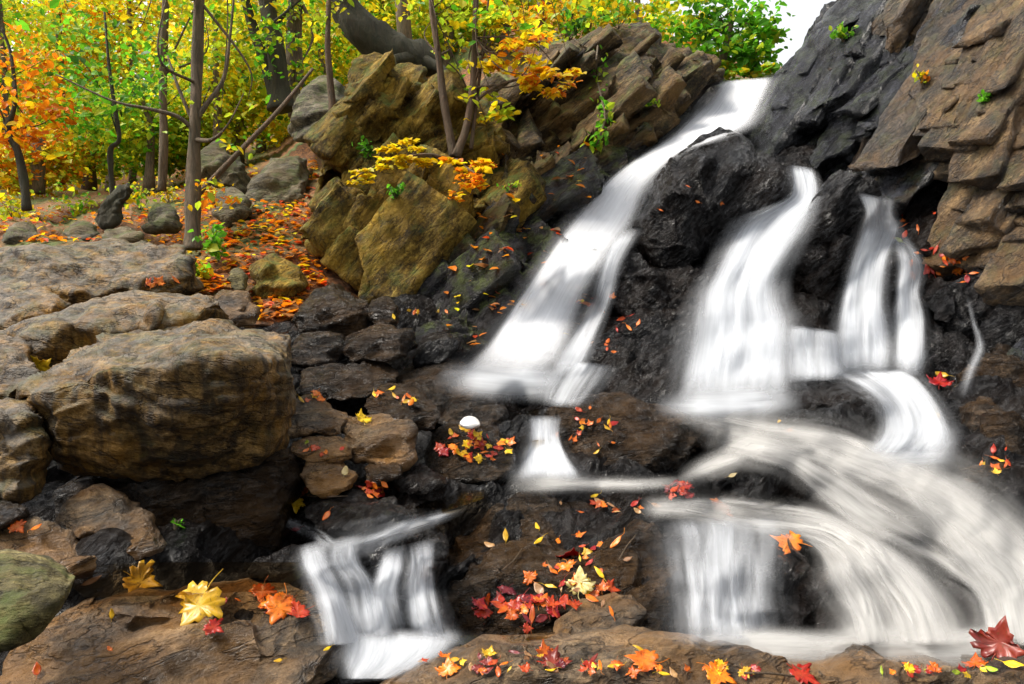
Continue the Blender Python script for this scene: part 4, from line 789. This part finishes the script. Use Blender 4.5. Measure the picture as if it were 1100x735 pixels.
bt('sapling', 'thin bare reddish sapling growing beside the cap block', [(358,122,9.6,5),(355,90,9.6,3.6),(352,50,9.6,3.2),(353,0,9.6,2.8),(350,-60,9.6,2.4)], [(348,10,30,40,9.8,110,'Yyllgl')], 107, bark='redbark', limbs=4, lsize=.08)
bt('leaning_tree', 'thick dark curved trunk leaning left above the cap block', [(468,72,10.3,10),(448,64,10.2,20),(424,56,10.1,21),(398,40,10.0,19),(378,18,10.0,17),(364,-8,10.0,16),(354,-60,10.0,15)], [(360,-60,120,26,10.2,500,'Yyllgl')], 108, bark='darkbark', limbs=3, lsize=.09,
   extra=[[(440,62,10.0,9),(420,66,9.8,6),(400,70,9.7,3)],[(455,66,10.1,8),(476,76,10,5),(486,88,9.9,2)]])
bt('forest_tree', 'pale upright trunk in the gap right of the curved leaning trunk', [(436,60,16,9),(434,30,16,8),(431,-10,16,7.5),(430,-60,16,7)], [(440,-10,60,50,16.2,700,'yylY')], 109, limbs=4, lsize=.11)
bt('sapling', 'reddish thin sapling with golden leaves rooted on the left outcrop', [(487,168,8.75,5),(484,150,8.75,4.5),(477,110,8.75,4),(471,60,8.75,3.4),(464,10,8.75,3),(461,-50,8.75,2.4)],
   [(498,55,26,50,8.9,110,'Yyllgl'),(470,-20,50,30,8.8,160,'Yyllgl')], 110, bark='redbark', limbs=6, lsize=.085)
bt('yellow_sapling', 'multi-stemmed sapling with sprays of golden leaves reaching over the gorge', [(490,168,8.7,5),(500,140,8.7,4.4),(508,95,8.7,4),(510,40,8.7,3.2),(512,-20,8.7,2.6)],
   [(560,60,48,26,8.6,330,'YYYOy'),(592,88,34,14,8.4,240,'YYO'),(540,25,50,26,8.8,200,'Yyllgl'),(525,110,30,26,8.6,80,'Yl')], 111, bark='redbark', limbs=16, lsize=.095,
   extra=[[(506,160,8.7,2.4),(513,100,8.75,2),(520,40,8.8,1.4),(526,-10,8.8,1)],[(509,110,8.7,2),(535,92,8.6,1.6),(570,84,8.5,1.2),(612,92,8.4,.7)],[(510,60,8.7,1.8),(540,50,8.65,1.4),(590,44,8.6,.8)]], up=.6)
bt('shrub', 'low golden shrub spreading over the yellowish mossy face', [(482,180,8.5,2.5),(470,168,8.35,2),(440,168,8.2,1.6),(405,178,8.1,1),(375,194,8.0,.6)], [(436,158,30,8,8.1,150,'YYYy'),(425,174,26,9,8.05,150,'YYy'),(388,190,20,8,7.95,90,'YYy'),(452,172,14,8,8.1,70,'YY')], 112, cat='shrub', limbs=5, lsize=.075, bark='redbark', up=.65)
bt('shrub', 'golden-orange shrub drooping below the sapling roots on the outcrop', [(490,172,8.5,2.2),(500,180,8.2,1.8),(512,190,8.0,1.2),(505,210,7.95,.7)], [(500,176,30,9,8.0,150,'YYO'),(508,194,17,13,7.9,130,'YOO'),(490,210,10,6,7.9,26,'OY')], 113, cat='shrub', limbs=4, lsize=.075, bark='redbark', up=.6)
bt('green_tree', 'bushy green tree against the white sky at the head of the waterfall', [(772,100,14,5),(775,70,14,4.5),(782,40,14,4),(788,10,14,2.5)], [(782,42,52,40,14,1500,'gggld'),(815,52,22,24,13.8,260,'ggl'),(800,78,34,12,13.6,200,'lgY'),(730,10,46,26,14.4,400,'lgy')], 114, limbs=9, lsize=.13)
bt('forest_tree', 'yellow-green tree top leaning over the cliff edge left of the bushy green tree', [(690,60,13.8,4),(688,30,13.8,3.4),(684,-10,13.9,3),(680,-50,14,2)], [(676,14,44,22,13.6,500,'lygY'),(640,-10,50,26,13.8,350,'Yyllgl')], 115, limbs=6, lsize=.11)
bt('forest_tree', 'thin-trunked golden tree standing on the clifftop behind the golden sapling', [(585,70,14.2,4.5),(583,40,14.2,4),(580,0,14.2,3.4),(578,-50,14.2,3)], [(570,10,50,34,14.4,520,'YYyO')], 116, limbs=6, lsize=.11)
# the wood behind: individual trees, each with its own crown
bgt = [ # base px, d, crown cx, cy, rx, ry, palette, words
 (5,195,15,-10,40,60,90,'Yyllgl','broad yellow tree at the left frame edge behind the orange maple'),(64,192,18,58,60,55,80,'YyOl','golden tree behind the gap between the orange maple and the crooked sapling'),
 (96,196,16.5,90,150,48,46,'lyg','low yellow-green tree under the golden ones at the left'),(142,190,19,140,30,60,70,'yYlY','tall yellow tree behind the crooked sapling'),
 (232,188,15.5,232,90,44,70,'yYll','yellow-green tree right behind the slender tree'),(255,170,17,262,70,42,80,'Yylg','pale yellow tree left of the twin dark trunks'),
 (205,196,16.2,196,150,44,40,'lygl','low green-yellow tree behind the foot of the slender tree'),(160,196,15.2,150,140,40,44,'lgly','leafy green understory tree beside the thin straight dark trunk'),
 (40,200,14.2,30,178,44,34,'Yylo','low golden bush-like tree at the foot of the orange maple'),(372,110,17.5,372,20,50,70,'Yyllg','yellow tree seen behind the bare reddish sapling'),
 (410,90,19,410,20,50,60,'Yyllgl','yellow tree behind the curved leaning trunk'),(540,60,18,540,-6,60,50,'Yyllg','yellow tree behind the multi-stemmed sapling'),
 (610,50,19,612,-6,60,40,'ylYl','loose yellow tree beyond the clifftop'),(345,130,15,342,70,34,60,'lyYg','yellow-green tree filling the gap above the grey boulder on the slope'),
 (480,75,17,482,20,44,46,'Yyllgl','yellow tree behind the two reddish saplings'),(118,198,21,120,110,70,70,'lYyg','far yellow-green tree deep in the left woods'),(280,160,20,290,110,60,50,'yYl','far yellow tree glowing behind the twin dark trunks'),(20,198,22,20,140,70,60,'YllyO','far yellow-orange tree deep in the woods at the left edge')]
for i, (bx, by, d, cx, cy, rx, ry, pal, lb) in enumerate(bgt):
    pal = pal.replace('o', 'O'); r = 3.2 + (i % 3)
    bt('forest_tree', lb, [(bx, by + 8, d, r + 1.5), (bx + 2, by - 50, d, r), (bx - 3 + 3 * (i % 3), cy - 10, d, r * .8), (cx, cy - ry, d, r * .5)], [(cx, cy, rx, ry, d + .3, 2500, pal), (cx + 20, cy - ry * .4, rx * 1.2, ry * .8, d + 1.2, 1100, pal)], 200 + i, GY, limbs=7, lsize=.0062 * d + .015, far=True)
# far wood reading as one mass
rs = np.random.default_rng(5); n = 28000
px = rs.uniform(-330, 760, n); py = np.where(px < 330, rs.uniform(-60, 215, n), rs.uniform(-80, 90, n)); dd = rs.uniform(24, 33, n)
keep = ~((px > 560) & (py < 16) & (rs.random(n) < .75)) & ~((np.hypot(px - 40, py - 8) < 26) & (rs.random(n) < .9))
pts = P(px[keep], py[keep], dd[keep]); v, t, c = leaves(pts, .25, 'YYyyllO', rs, .35, True)
tag(link('far_wood', mesh_np('far_wood', v, t, [MAT['leaf']], cols=c, smooth=False)), 'distant mass of yellow and green autumn foliage deep in the woods', 'foliage', kind='stuff')
# undergrowth: separate little plants
def plant(kind, label, px, py, rpx, hpx, n, pal, seed, size=.05, group=None, up=.4, off=.0, stems=5, d=None):
    rs = np.random.default_rng(seed); h = cast(px, py); 
    if d: base = P1(px, py, d); dd = d
    else: base, dd = h[0], h[2]
    W_, H_ = rpx / F * dd, hpx / F * dd; root = empty(kind, base); tag(root, label, 'plant', group)
    tops = base + np.stack([rs.normal(size=stems) * W_ * .7, rs.normal(size=stems) * W_ * .4 - W_ * .4, rs.uniform(.5, 1, stems) * H_], 1)
    v, t = merge([tube([base + np.array([0, -.02, 0]), (base + q) / 2 + np.array([0, -.01, H_ * .15]), q], [.006, .005, .003], 4, .1, seed) for q in tops])
    o = link('stem', mesh_np('stem', v, t, [MAT['bark']]), root); o.location = [-x for x in root.location]
    k = rs.integers(0, stems, n); f = rs.uniform(.35, 1.05, (n, 1)); pts = base + (tops[k] - base) * f + rs.normal(size=(n, 3)) * W_ * .22
    v, t, c = leaves(pts, size, pal, rs, up); o = link('foliage', mesh_np('foliage', v, t, [MAT['leaf']], cols=c, smooth=False), root); o.location = [-x for x in root.location]
    return root
for i, (lb, px, py, r, h, n, pal, s) in enumerate((
  ('bright green leafy plant at the foot of the slender tree', 236, 282, 22, 36, 120, 'gglg', .07), ('yellow-green low plant left of the small mossy stone', 222, 300, 14, 20, 60, 'lgY', .06),
  ('yellow-leaved young plant in front of the grey slab-like boulder', 182, 218, 20, 26, 80, 'YYl', .07), ('orange-leaved young plant right of the slender tree trunk', 232, 222, 16, 24, 70, 'OYY', .07),
  ('green fern tuft on top of the yellowish mossy face', 396, 170, 12, 22, 70, 'ggd', .06), ('small fern tuft under the golden shrub on the outcrop', 424, 212, 9, 14, 50, 'gdg', .05),
  ('small green tuft growing high on the layered right cliff', 905, 46, 9, 20, 60, 'glg', .07), ('small green sprig in a crack of the right cliff', 1056, 110, 8, 10, 40, 'gg', .05),
  ('tuft of yellow grass on the right cliff', 990, 96, 9, 22, 46, 'YOl', .05), ('green plant on the dark gorge wall beside the vine', 704, 116, 8, 10, 36, 'lg', .05),
  ('tiny bright green seedling below the huge square boulder', 190, 568, 7, 14, 7, 'g', .045), ('yellow-green bush at the left end of the forest floor', 14, 236, 26, 26, 110, 'lYy', .08),
  ('green undergrowth clump left of the dark stump', 84, 232, 26, 28, 130, 'lgy', .08), ('yellow undergrowth clump right of the dark stump', 152, 226, 22, 24, 110, 'Yyllgl', .08),
  ('light green bush under the grey boulder high on the slope', 300, 150, 18, 26, 110, 'lgy', .09), ('green bush on the clifftop above the gorge wall', 612, 44, 22, 30, 120, 'lgd', .09), ('leafy bush at the cliff edge near the green tree', 664, 32, 24, 24, 120, 'lgY', .09), ('yellow-green bush behind the curved trunk roots', 470, 62, 22, 26, 110, 'lyY', .09),
  ('low leafy weed on the rocks below the gorge wall', 548, 208, 10, 12, 40, 'lgB', .05))):
    plant('seedling' if 'seedling' in lb else 'fern' if 'fern' in lb else 'bush' if 'bush' in lb else 'undergrowth_plant', lb, px, py, r, h, n, pal, 300 + i, s)
# the vine down the gorge wall
rs = np.random.default_rng(9); vp = []
for px, py in ((646,20),(642,50),(641,80),(646,105),(650,125),(645,145),(640,158)):
    h = cast(px, py); vp.append(P1(px, py, h[2] - .10))
root = empty('vine', vp[0]); tag(root, 'green vine hanging down the left gorge wall', 'vine')
v, t = tube(vp, [.012] * len(vp), 5); o = link('stem', mesh_np('stem', v, t, [MAT['bark']]), root); o.location = [-x for x in root.location]
vp = np.array(vp); k = rs.integers(0, len(vp) - 1, 120); f = rs.random((120, 1)); pts = vp[k] * (1 - f) + vp[k + 1] * f + rs.normal(size=(120, 3)) * np.array([.06, .04, .05])
v, t, c = leaves(pts, .085, 'lgg', rs, .3); o = link('foliage', mesh_np('foliage', v, t, [MAT['leaf']], cols=c, smooth=False), root); o.location = [-x for x in root.location]
# dead pole, stump
v, t = tube([P1(214, 208, 9.0), P1(262, 158, 9.3), P1(300, 118, 9.7), P1(336, 74, 10.2)], [.034, .03, .026, .018], 8)
tag(link('dead_pole', mesh_np('dead_pole', v, t, [MAT['redbark']]), None, P1(214, 208, 9.0)), 'bare dead pole leaning up from the slender tree towards the outcrop', 'branch')
sculpt('stump', [(99,240),(102,228),(106,220),(111,217),(117,208),(124,204),(127,198),(133,199),(138,197),(141,203),(137,212),(130,219),(126,229),(127,240),(113,244)], 'darkbark', 'short dark broken stump leaning right on the forest floor', 'stump', dep=(9.3, 9.2, 9.15), sh=.4, seed=4, A=(.6, .7, .1), bed=(.3, .9, 0), sp=1.4, thick=.3, cuts=0)
# ================================================================ FALLEN LEAVES
def fallen_mat(name, col, vein):
    m, t = newmat(name); L = t.links.new; tc = N(t, 'ShaderNodeTexCoord'); oi = N(t, 'ShaderNodeObjectInfo')
    n = noise(t, tc.outputs['Object'], 3.2, 5, .6); n2 = noise(t, tc.outputs['Object'], 16, 3, .6)
    c = ramp(t, n, [(.3, tuple(x * .5 for x in col)), (.5, col), (.72, vein)])
    at = N(t, 'ShaderNodeAttribute', attribute_name='vein'); c = mixc(t, math_n(t, 'MULTIPLY', at.outputs['Fac'], .55), c, vein)
    c = mixc(t, math_n(t, 'MULTIPLY', ramp(t, n2, [(.55, 0.), (.68, 1.)]), .6), c, (.10, .035, .01))
    hv = t.nodes.new('ShaderNodeHueSaturation'); L(c, hv.inputs['Color']); L(math_n(t, 'ADD', .7, math_n(t, 'MULTIPLY', oi.outputs['Random'], .55)), hv.inputs['Value']); L(math_n(t, 'ADD', .488, math_n(t, 'MULTIPLY', oi.outputs['Random'], .02)), hv.inputs['Hue'])
    b = N(t, 'ShaderNodeBsdfPrincipled'); L(hv.outputs[0], b.inputs['Base Color']); b.inputs['Roughness'].default_value = .32; b.inputs['Specular IOR Level'].default_value = .45
    tl = N(t, 'ShaderNodeBsdfTranslucent'); L(hv.outputs[0], tl.inputs['Color']); mx = N(t, 'ShaderNodeMixShader'); mx.inputs[0].default_value = .3; L(b.outputs[0], mx.inputs[1]); L(tl.outputs[0], mx.inputs[2])
    L(mx.outputs[0], N(t, 'ShaderNodeOutputMaterial').inputs[0]); return m
LM = {'Y': fallen_mat('yellow_leaf', (.78, .48, .010), (.82, .58, .03)), 'O': fallen_mat('orange_leaf', (.68, .13, .005), (.72, .24, .012)), 'R': fallen_mat('red_leaf', (.42, .020, .006), (.5, .07, .014)),
      'D': fallen_mat('dark_red_leaf', (.16, .008, .010), (.28, .035, .022)), 'B': fallen_mat('tan_leaf', (.36, .18, .07), (.45, .28, .13)), 'G': fallen_mat('green_leaf', (.30, .45, .02), (.55, .58, .05)), 'P': fallen_mat('pale_leaf', (.60, .48, .18), (.66, .56, .28))}
CN = {'Y': 'yellow', 'O': 'orange', 'R': 'red', 'D': 'dark red', 'B': 'tan', 'G': 'green', 'P': 'pale'}
half = [(0.02, 0), (.16, -.13), (.27, -.10), (.30, .02), (.44, -.02), (.50, .08), (.43, .16), (.60, .27), (.62, .38), (.46, .36), (.42, .47), (.33, .44), (.27, .48), (.28, .62), (.17, .60), (.10, .78)]
MAPLE = np.array(half + [(0, .95)] + [(-x, y) for x, y in half[::-1]]) * .9
OVAL = np.array([(.0, 0), (.14, .12), (.24, .3), (.27, .48), (.22, .68), (.11, .88), (0, 1.02), (-.11, .88), (-.22, .68), (-.27, .48), (-.24, .3), (-.14, .12)])
LANCE = OVAL * np.array([.55, 1])
def leaf_mesh(shape, seed, thick=.004):
    """unit-wide fallen leaf: curled blade with veins and a stalk"""
    rs = np.random.default_rng(seed); ol = {'M': MAPLE, 'O': OVAL, 'L': LANCE}[shape].copy(); ol = ol * (1 + rs.normal(size=ol.shape) * .04); c = np.array([0, .30 if shape == 'M' else .45]); n = len(ol); th = rs.uniform(0, 6.28)
    rings = [c + (ol - c) * s for s in (1., .72, .4)]; V2 = np.vstack(rings + [c]); v0 = np.zeros(len(V2))
    for i in range(n): v0[2 * n + i] = .5; v0[n + i] = .9 if shape == 'M' and i in (8, 16, 24) else .1
    v0[-1] = 1.
    p = V2 - c; r = np.hypot(p[:, 0], p[:, 1]); cx, cy, cz = rs.uniform(-.5, .9), rs.uniform(-.35, .75), rs.uniform(-.3, .3)
    z = cx * p[:, 0] ** 2 + cy * p[:, 1] ** 2 * .7 + .07 * np.sin(p[:, 0] * 9 + th) * r + .06 * np.sin(p[:, 1] * 8 + 2 * th) * r + rs.normal(size=len(p)) * .02 * (r > .2) - .06 * np.abs(p[:, 0]) * (1 if shape != 'M' else 0) + .12 * np.abs(np.sin(np.arctan2(p[:, 1], p[:, 0]) * 2.5)) * r * (shape == 'M')
    top = np.column_stack([V2, z]); m = len(top); T = []
    for k in range(2):
        for i in range(n): a, b = k * n + i, k * n + (i + 1) % n; T += [(a, b, b + n), (a, b + n, a + n)]
    for i in range(n): T.append((2 * n + i, 2 * n + (i + 1) % n, m - 1))
    T = np.array(T); V = np.vstack([top, top - np.array([0, 0, thick * 2])]); T2 = np.vstack([T, T[:, ::-1] + m]); ed = [((i + 1) % n, i, i + m) for i in range(n)] + [((i + 1) % n, i + m, (i + 1) % n + m) for i in range(n)]
    T2 = np.vstack([T2, ed]); vein = np.concatenate([v0, v0])
    sv, st = tube([(0, .05, float(z[0]) - .004), (rs.uniform(-.06, .06), -.18, float(z[0]) + .03), (rs.uniform(-.15, .15), -.42, float(z[0]) + .08)], [.014, .011, .009], 4, .0)
    T2 = np.vstack([T2, st + len(V)]); V = np.vstack([V, sv]); vein = np.concatenate([vein, np.ones(len(sv))]); V[:, :2] -= c; return V, T2, vein
LEAF = {}
def leaf_data(shape, var, col):
    k = (shape, var, col)
    if k not in LEAF:
        v, t, ve = leaf_mesh(shape, var * 7 + ord(shape)); LEAF[k] = mesh_np(CN[col].replace(' ', '_') + '_leaf', v, t, [LM[col]], attrs={'vein': ve})
    return LEAF[k]
NLEAF = [0]
def lay_leaf(px, py, size, col, shape='M', label=None, group=None, yaw=None, stand=0., lift=.0, var=None, on=None):
    h = cast(px, py)
    if h is None: return None
    loc, nr, d, own = h; ns = [nr]
    for dx, dy in ((3, 0), (-3, 0), (0, 3), (0, -3), (5, 4), (-5, -4)):
        g = cast(px + dx, py + dy)
        if g and abs(g[2] - d) < .12: ns.append(g[1])
    nr = np.mean(ns, 0); vw = C0 - loc; vw /= np.linalg.norm(vw); nr = nr + .35 * vw + np.array([0, 0, .25]); nr /= np.linalg.norm(nr)
    s = size / F * d / 1.12; q = Vector(nr).to_track_quat('Z', 'Y'); q = q @ Quaternion((0, 0, 1), R.uniform(0, 6.28) if yaw is None else yaw) @ Quaternion((1, 0, 0), stand + R.gauss(0, .16)) @ Quaternion((0, 1, 0), R.gauss(0, .16))
    me = leaf_data(shape, R.randrange(6) if var is None else var, col)
    o = bpy.data.objects.new('maple_leaf' if shape == 'M' else 'fallen_leaf', me); COL.objects.link(o); o.rotation_mode = 'QUATERNION'; o.rotation_quaternion = q; o.location = loc + nr * (.012 + .06 * s + lift); o.scale = (s, s, s)
    tag(o, label, 'leaf', group); NLEAF[0] += 1; return o
# leaves one can name
for px, py, sz, c, sh, lb in (
 (216,656,66,'Y','M','big yellow maple leaf flat on the wide brown foreground slab'), (300,657,44,'O','M','orange maple leaf right of the big yellow maple leaf'), (282,640,30,'O','M','small orange maple leaf behind the big yellow maple leaf'), (320,662,30,'R','M','red-orange leaf at the right end of the foreground slab'), (230,678,26,'R','M','red leaf just below the big yellow maple leaf'),
 (152,628,46,'Y','M','yellow leaf floating at the edge of the shallow water on the left'), (100,626,26,'B','L','thin tan leaf at the left end of the shallow water'), (20,568,20,'O','M','red-orange leaf on the flat brown slab at the left edge'), (38,570,18,'O','L','narrow orange leaf beside the one on the left edge slab'),
 (40,724,18,'O','O','orange leaf at the bottom left corner of the foreground slab'), (123,660,14,'Y','O','small pale yellow leaf left of the big yellow maple leaf'), (350,700,13,'Y','L','small yellow leaf on the right tip of the foreground slab'), (118,700,9,'O','O','tiny orange leaf low on the foreground slab'), (300,713,12,'Y','O','tiny tan-yellow leaf near the lower edge of the foreground slab'),
 (846,592,38,'O','M','single orange maple leaf on the black boulder in the lower right cascade'), (1009,413,28,'R','M','single red-orange maple leaf on the dark rock right of the falls'), (1012,404,16,'Y','O','yellow leaf tip tucked behind the single red-orange maple leaf'),
 (1076,702,56,'D','M','large dark red maple leaf standing up in the bottom right corner'), (1050,716,26,'O','M','orange leaf under the large dark red maple leaf'), (1088,718,22,'Y','O','yellow leaf right below the large dark red maple leaf'),
 (612,600,34,'R','M','bright red-orange maple leaf upright in the middle of the central slab'), (611,612,24,'O','M','golden-orange leaf just under the bright red-orange one'), (623,628,36,'P','M','pale yellow maple leaf on the central slab'), (638,535,15,'Y','L','thin yellow leaf on the black hump of the central slab'), (577,569,18,'Y','L','yellow leaf on the left half of the central slab'), (543,578,22,'Y','L','yellow leaf near the left brink of the central slab'), (578,583,18,'Y','L','lower yellow leaf on the left half of the central slab'), (527,588,16,'B','O','round tan leaf near the left brink of the central slab'),
 (662,585,22,'O','L','narrow orange leaf standing beside a twig on the central slab'), (674,603,12,'B','O','small tan leaf right of the narrow orange leaf'), (580,637,20,'B','O','tan oval leaf left of the pale yellow maple leaf'), (591,632,18,'Y','L','yellow leaf standing by the tan oval leaf'), (570,622,20,'O','M','orange leaf left of centre on the central slab'), (644,618,20,'Y','L','yellow leaf right of the pale yellow maple leaf'), (656,660,18,'O','L','narrow orange leaf low on the right of the central slab'),
 (315,541,28,'Y','M','yellow maple leaf left of the brink of the left cascade'), (326,531,20,'O','M','orange leaf behind the yellow maple leaf by the left cascade'), (352,556,15,'O','O','orange leaf on the flat wet slab by the left cascade'), (318,570,13,'R','O','red-orange leaf in the water at the left cascade'),
 (39,393,40,'Y','M','golden leaf lying between the slab-topped boulder and the huge square boulder'), (690,714,42,'O','M','orange maple leaf in the middle of the foreground ledge'), (688,702,20,'Y','L','yellow leaf above the orange maple leaf on the foreground ledge'), (772,729,40,'O','M','large orange leaf at the bottom edge right of centre'), (860,729,40,'R','M','large red-orange leaf at the bottom edge of the ledge'), (596,718,38,'D','M','crimson maple leaf on the foreground ledge'), (593,722,20,'B','O','tan oval leaf lying on the crimson maple leaf'), (585,704,26,'O','M','orange leaf above the crimson maple leaf'), (482,722,28,'O','M','orange leaf at the left end of the foreground ledge'), (490,712,16,'Y','O','yellow leaf beside the orange one at the ledge left end'),
 (1006,447,12,'Y','O','yellow leaf on the dark ledge below the single red-orange leaf'), (787,512,11,'P','O','pale round leaf on the black wet boulder midstream'), (848,464,10,'O','O','orange leaf on the long low black hump'), (838,454,9,'Y','O','yellow leaf on the long low black hump'), (773,548,30,'O','M','wet orange leaf heap spilling in the stream by the red-capped stone'), (338,484,14,'R','M','bright red leaf on the small stone by the huge square boulder'), (330,478,10,'G','O','small green leaf on the small stone by the huge square boulder'), (388,452,22,'Y','M','yellow leaf on the blocky grey-brown boulder'), (370,509,16,'P','O','pale leaf on the grey wedge-shaped stone'), (966,259,16,'G','L','long green leaf on the rock above the row of red leaves')):
    lay_leaf(px, py, sz, c, sh, lb, stand=1.1 if 'standing up' in lb else (.7 if 'upright' in lb else 0.), lift=.02 if 'standing up' in lb else .03 if 'lower right cascade' in lb else 0., yaw=0.25 if 'standing up' in lb else None)
# clusters of leaves that only their colour tells apart
for cx, cy, rx, ry, n, sz, cols, host in (
 (556,657,50,20,34,20,'RRDOR','in the red heap low on the central slab'), (625,604,46,30,18,13,'ORYB','scattered over the middle of the central slab'), (640,640,46,20,14,18,'OORYB','right of the heap on the central slab'), (650,546,62,8,16,12,'ORBO','along the upper edge of the central slab'),
 (512,480,40,20,44,13,'OORRY','heaped on the low rock left of the centre falls'), (403,527,18,10,24,11,'ORO','in the clump above the left cascade'), (346,482,24,8,8,9,'RRO','on the small stone by the huge square boulder'), (420,428,28,9,11,10,'YOY','along the top of the wedge-shaped boulder'), (332,428,13,5,5,12,'OY','on the pale wet slab'),
 (632,462,34,26,18,10,'OYRO','on the round-topped rock midstream'), (729,527,15,9,15,12,'DDRD','capping the small stone in midstream'), (1012,283,46,24,24,11,'ROOR','in the row on the rocks right of the falls'), (975,240,34,20,9,10,'OYR','above the row of red leaves'), (655,352,34,34,14,10,'OOR','on the wet black rocks beside the main fall'),
 (1068,496,34,14,11,10,'OYR','on the dark ledge at the right edge'), (560,716,110,12,36,15,'ORDYB','along the left half of the foreground ledge'), (740,722,120,8,20,14,'ORYB','along the middle of the foreground ledge'), (1000,724,80,6,16,14,'ORYG','along the right end of the foreground ledge'), (270,648,60,12,10,12,'OR','around the big yellow maple leaf'),
 (745,215,60,45,9,6,'O','on the massive angular black boulder'), (445,338,38,10,14,8,'OYO','in the hollow under the outcrop'), (170,303,20,5,5,12,'OR','on the left bank slabs')):
    for _ in range(n if sz > 9 else n * 2 // 3 if sz > 8 else n // 2):
        a = R.uniform(0, 6.28); q = R.random() ** .6; c = R.choice(cols); big = sz > 11 or R.random() < .4
        lay_leaf(cx + math.cos(a) * q * rx, cy + math.sin(a) * q * ry, sz * R.uniform(.6, 1.25), c, ('M' if big and c in 'RODY' and R.random() < .6 else R.choice('OOL')), f'{CN[c]} leaf {host}', f'{CN[c]} leaves {host}')
# uncountable litter on the slope and in the cracks
rs = np.random.default_rng(77); pts, nrm = [], []
def litter(x0, x1, y0, y1, n, owners, test=None):
    for _ in range(n):
        px, py = rs.uniform(x0, x1), rs.uniform(y0, y1)
        h = cast(px, py)
        if h is None or h[3].name.split('.')[0] not in owners: continue
        if h[1][2] < .15 and rs.random() < .8: continue
        pts.append(h[0] + h[1] * .03); nrm.append(h[1])
litter(190, 350, 170, 345, 2600, ('ground',)); litter(-20, 200, 222, 262, 700, ('ground',)); litter(480, 640, 150, 390, 260, ('cliff', 'streambed')); litter(480, 720, 30, 60, 200, ('ground',))
v, t, c = leaves(np.array(pts), .085, 'OOORBBY', rs, .7, False); tag(link('leaf_litter', mesh_np('leaf_litter', v, t, [MAT['leaf']], cols=c, smooth=False)), 'orange and brown leaf litter covering the slope', 'leaf litter', kind='stuff')
# twigs
for lb, q in (('thin brown twig lying across the right of the central slab', [(664,606,0),(672,590,0),(682,576,0)]), ('dark twig lying on the foreground slab near the left cascade', [(330,534,0),(352,537,0),(374,536,0)]), ('thin twig at the bottom edge among the leaves on the foreground ledge', [(800,726,0),(825,728,0),(850,730,0)]), ('thin twig on the left part of the central slab', [(540,616,0),(552,604,0),(562,592,0)])):
    w = []
    for px, py, _ in q:
        h = cast(px, py); w.append(h[0] + h[1] * .015)
    v, t = tube(w, [.004, .004, .003], 5); tag(link('twig', mesh_np('twig', v, t, [MAT['redbark']]), None, w[0]), lb, 'twig')
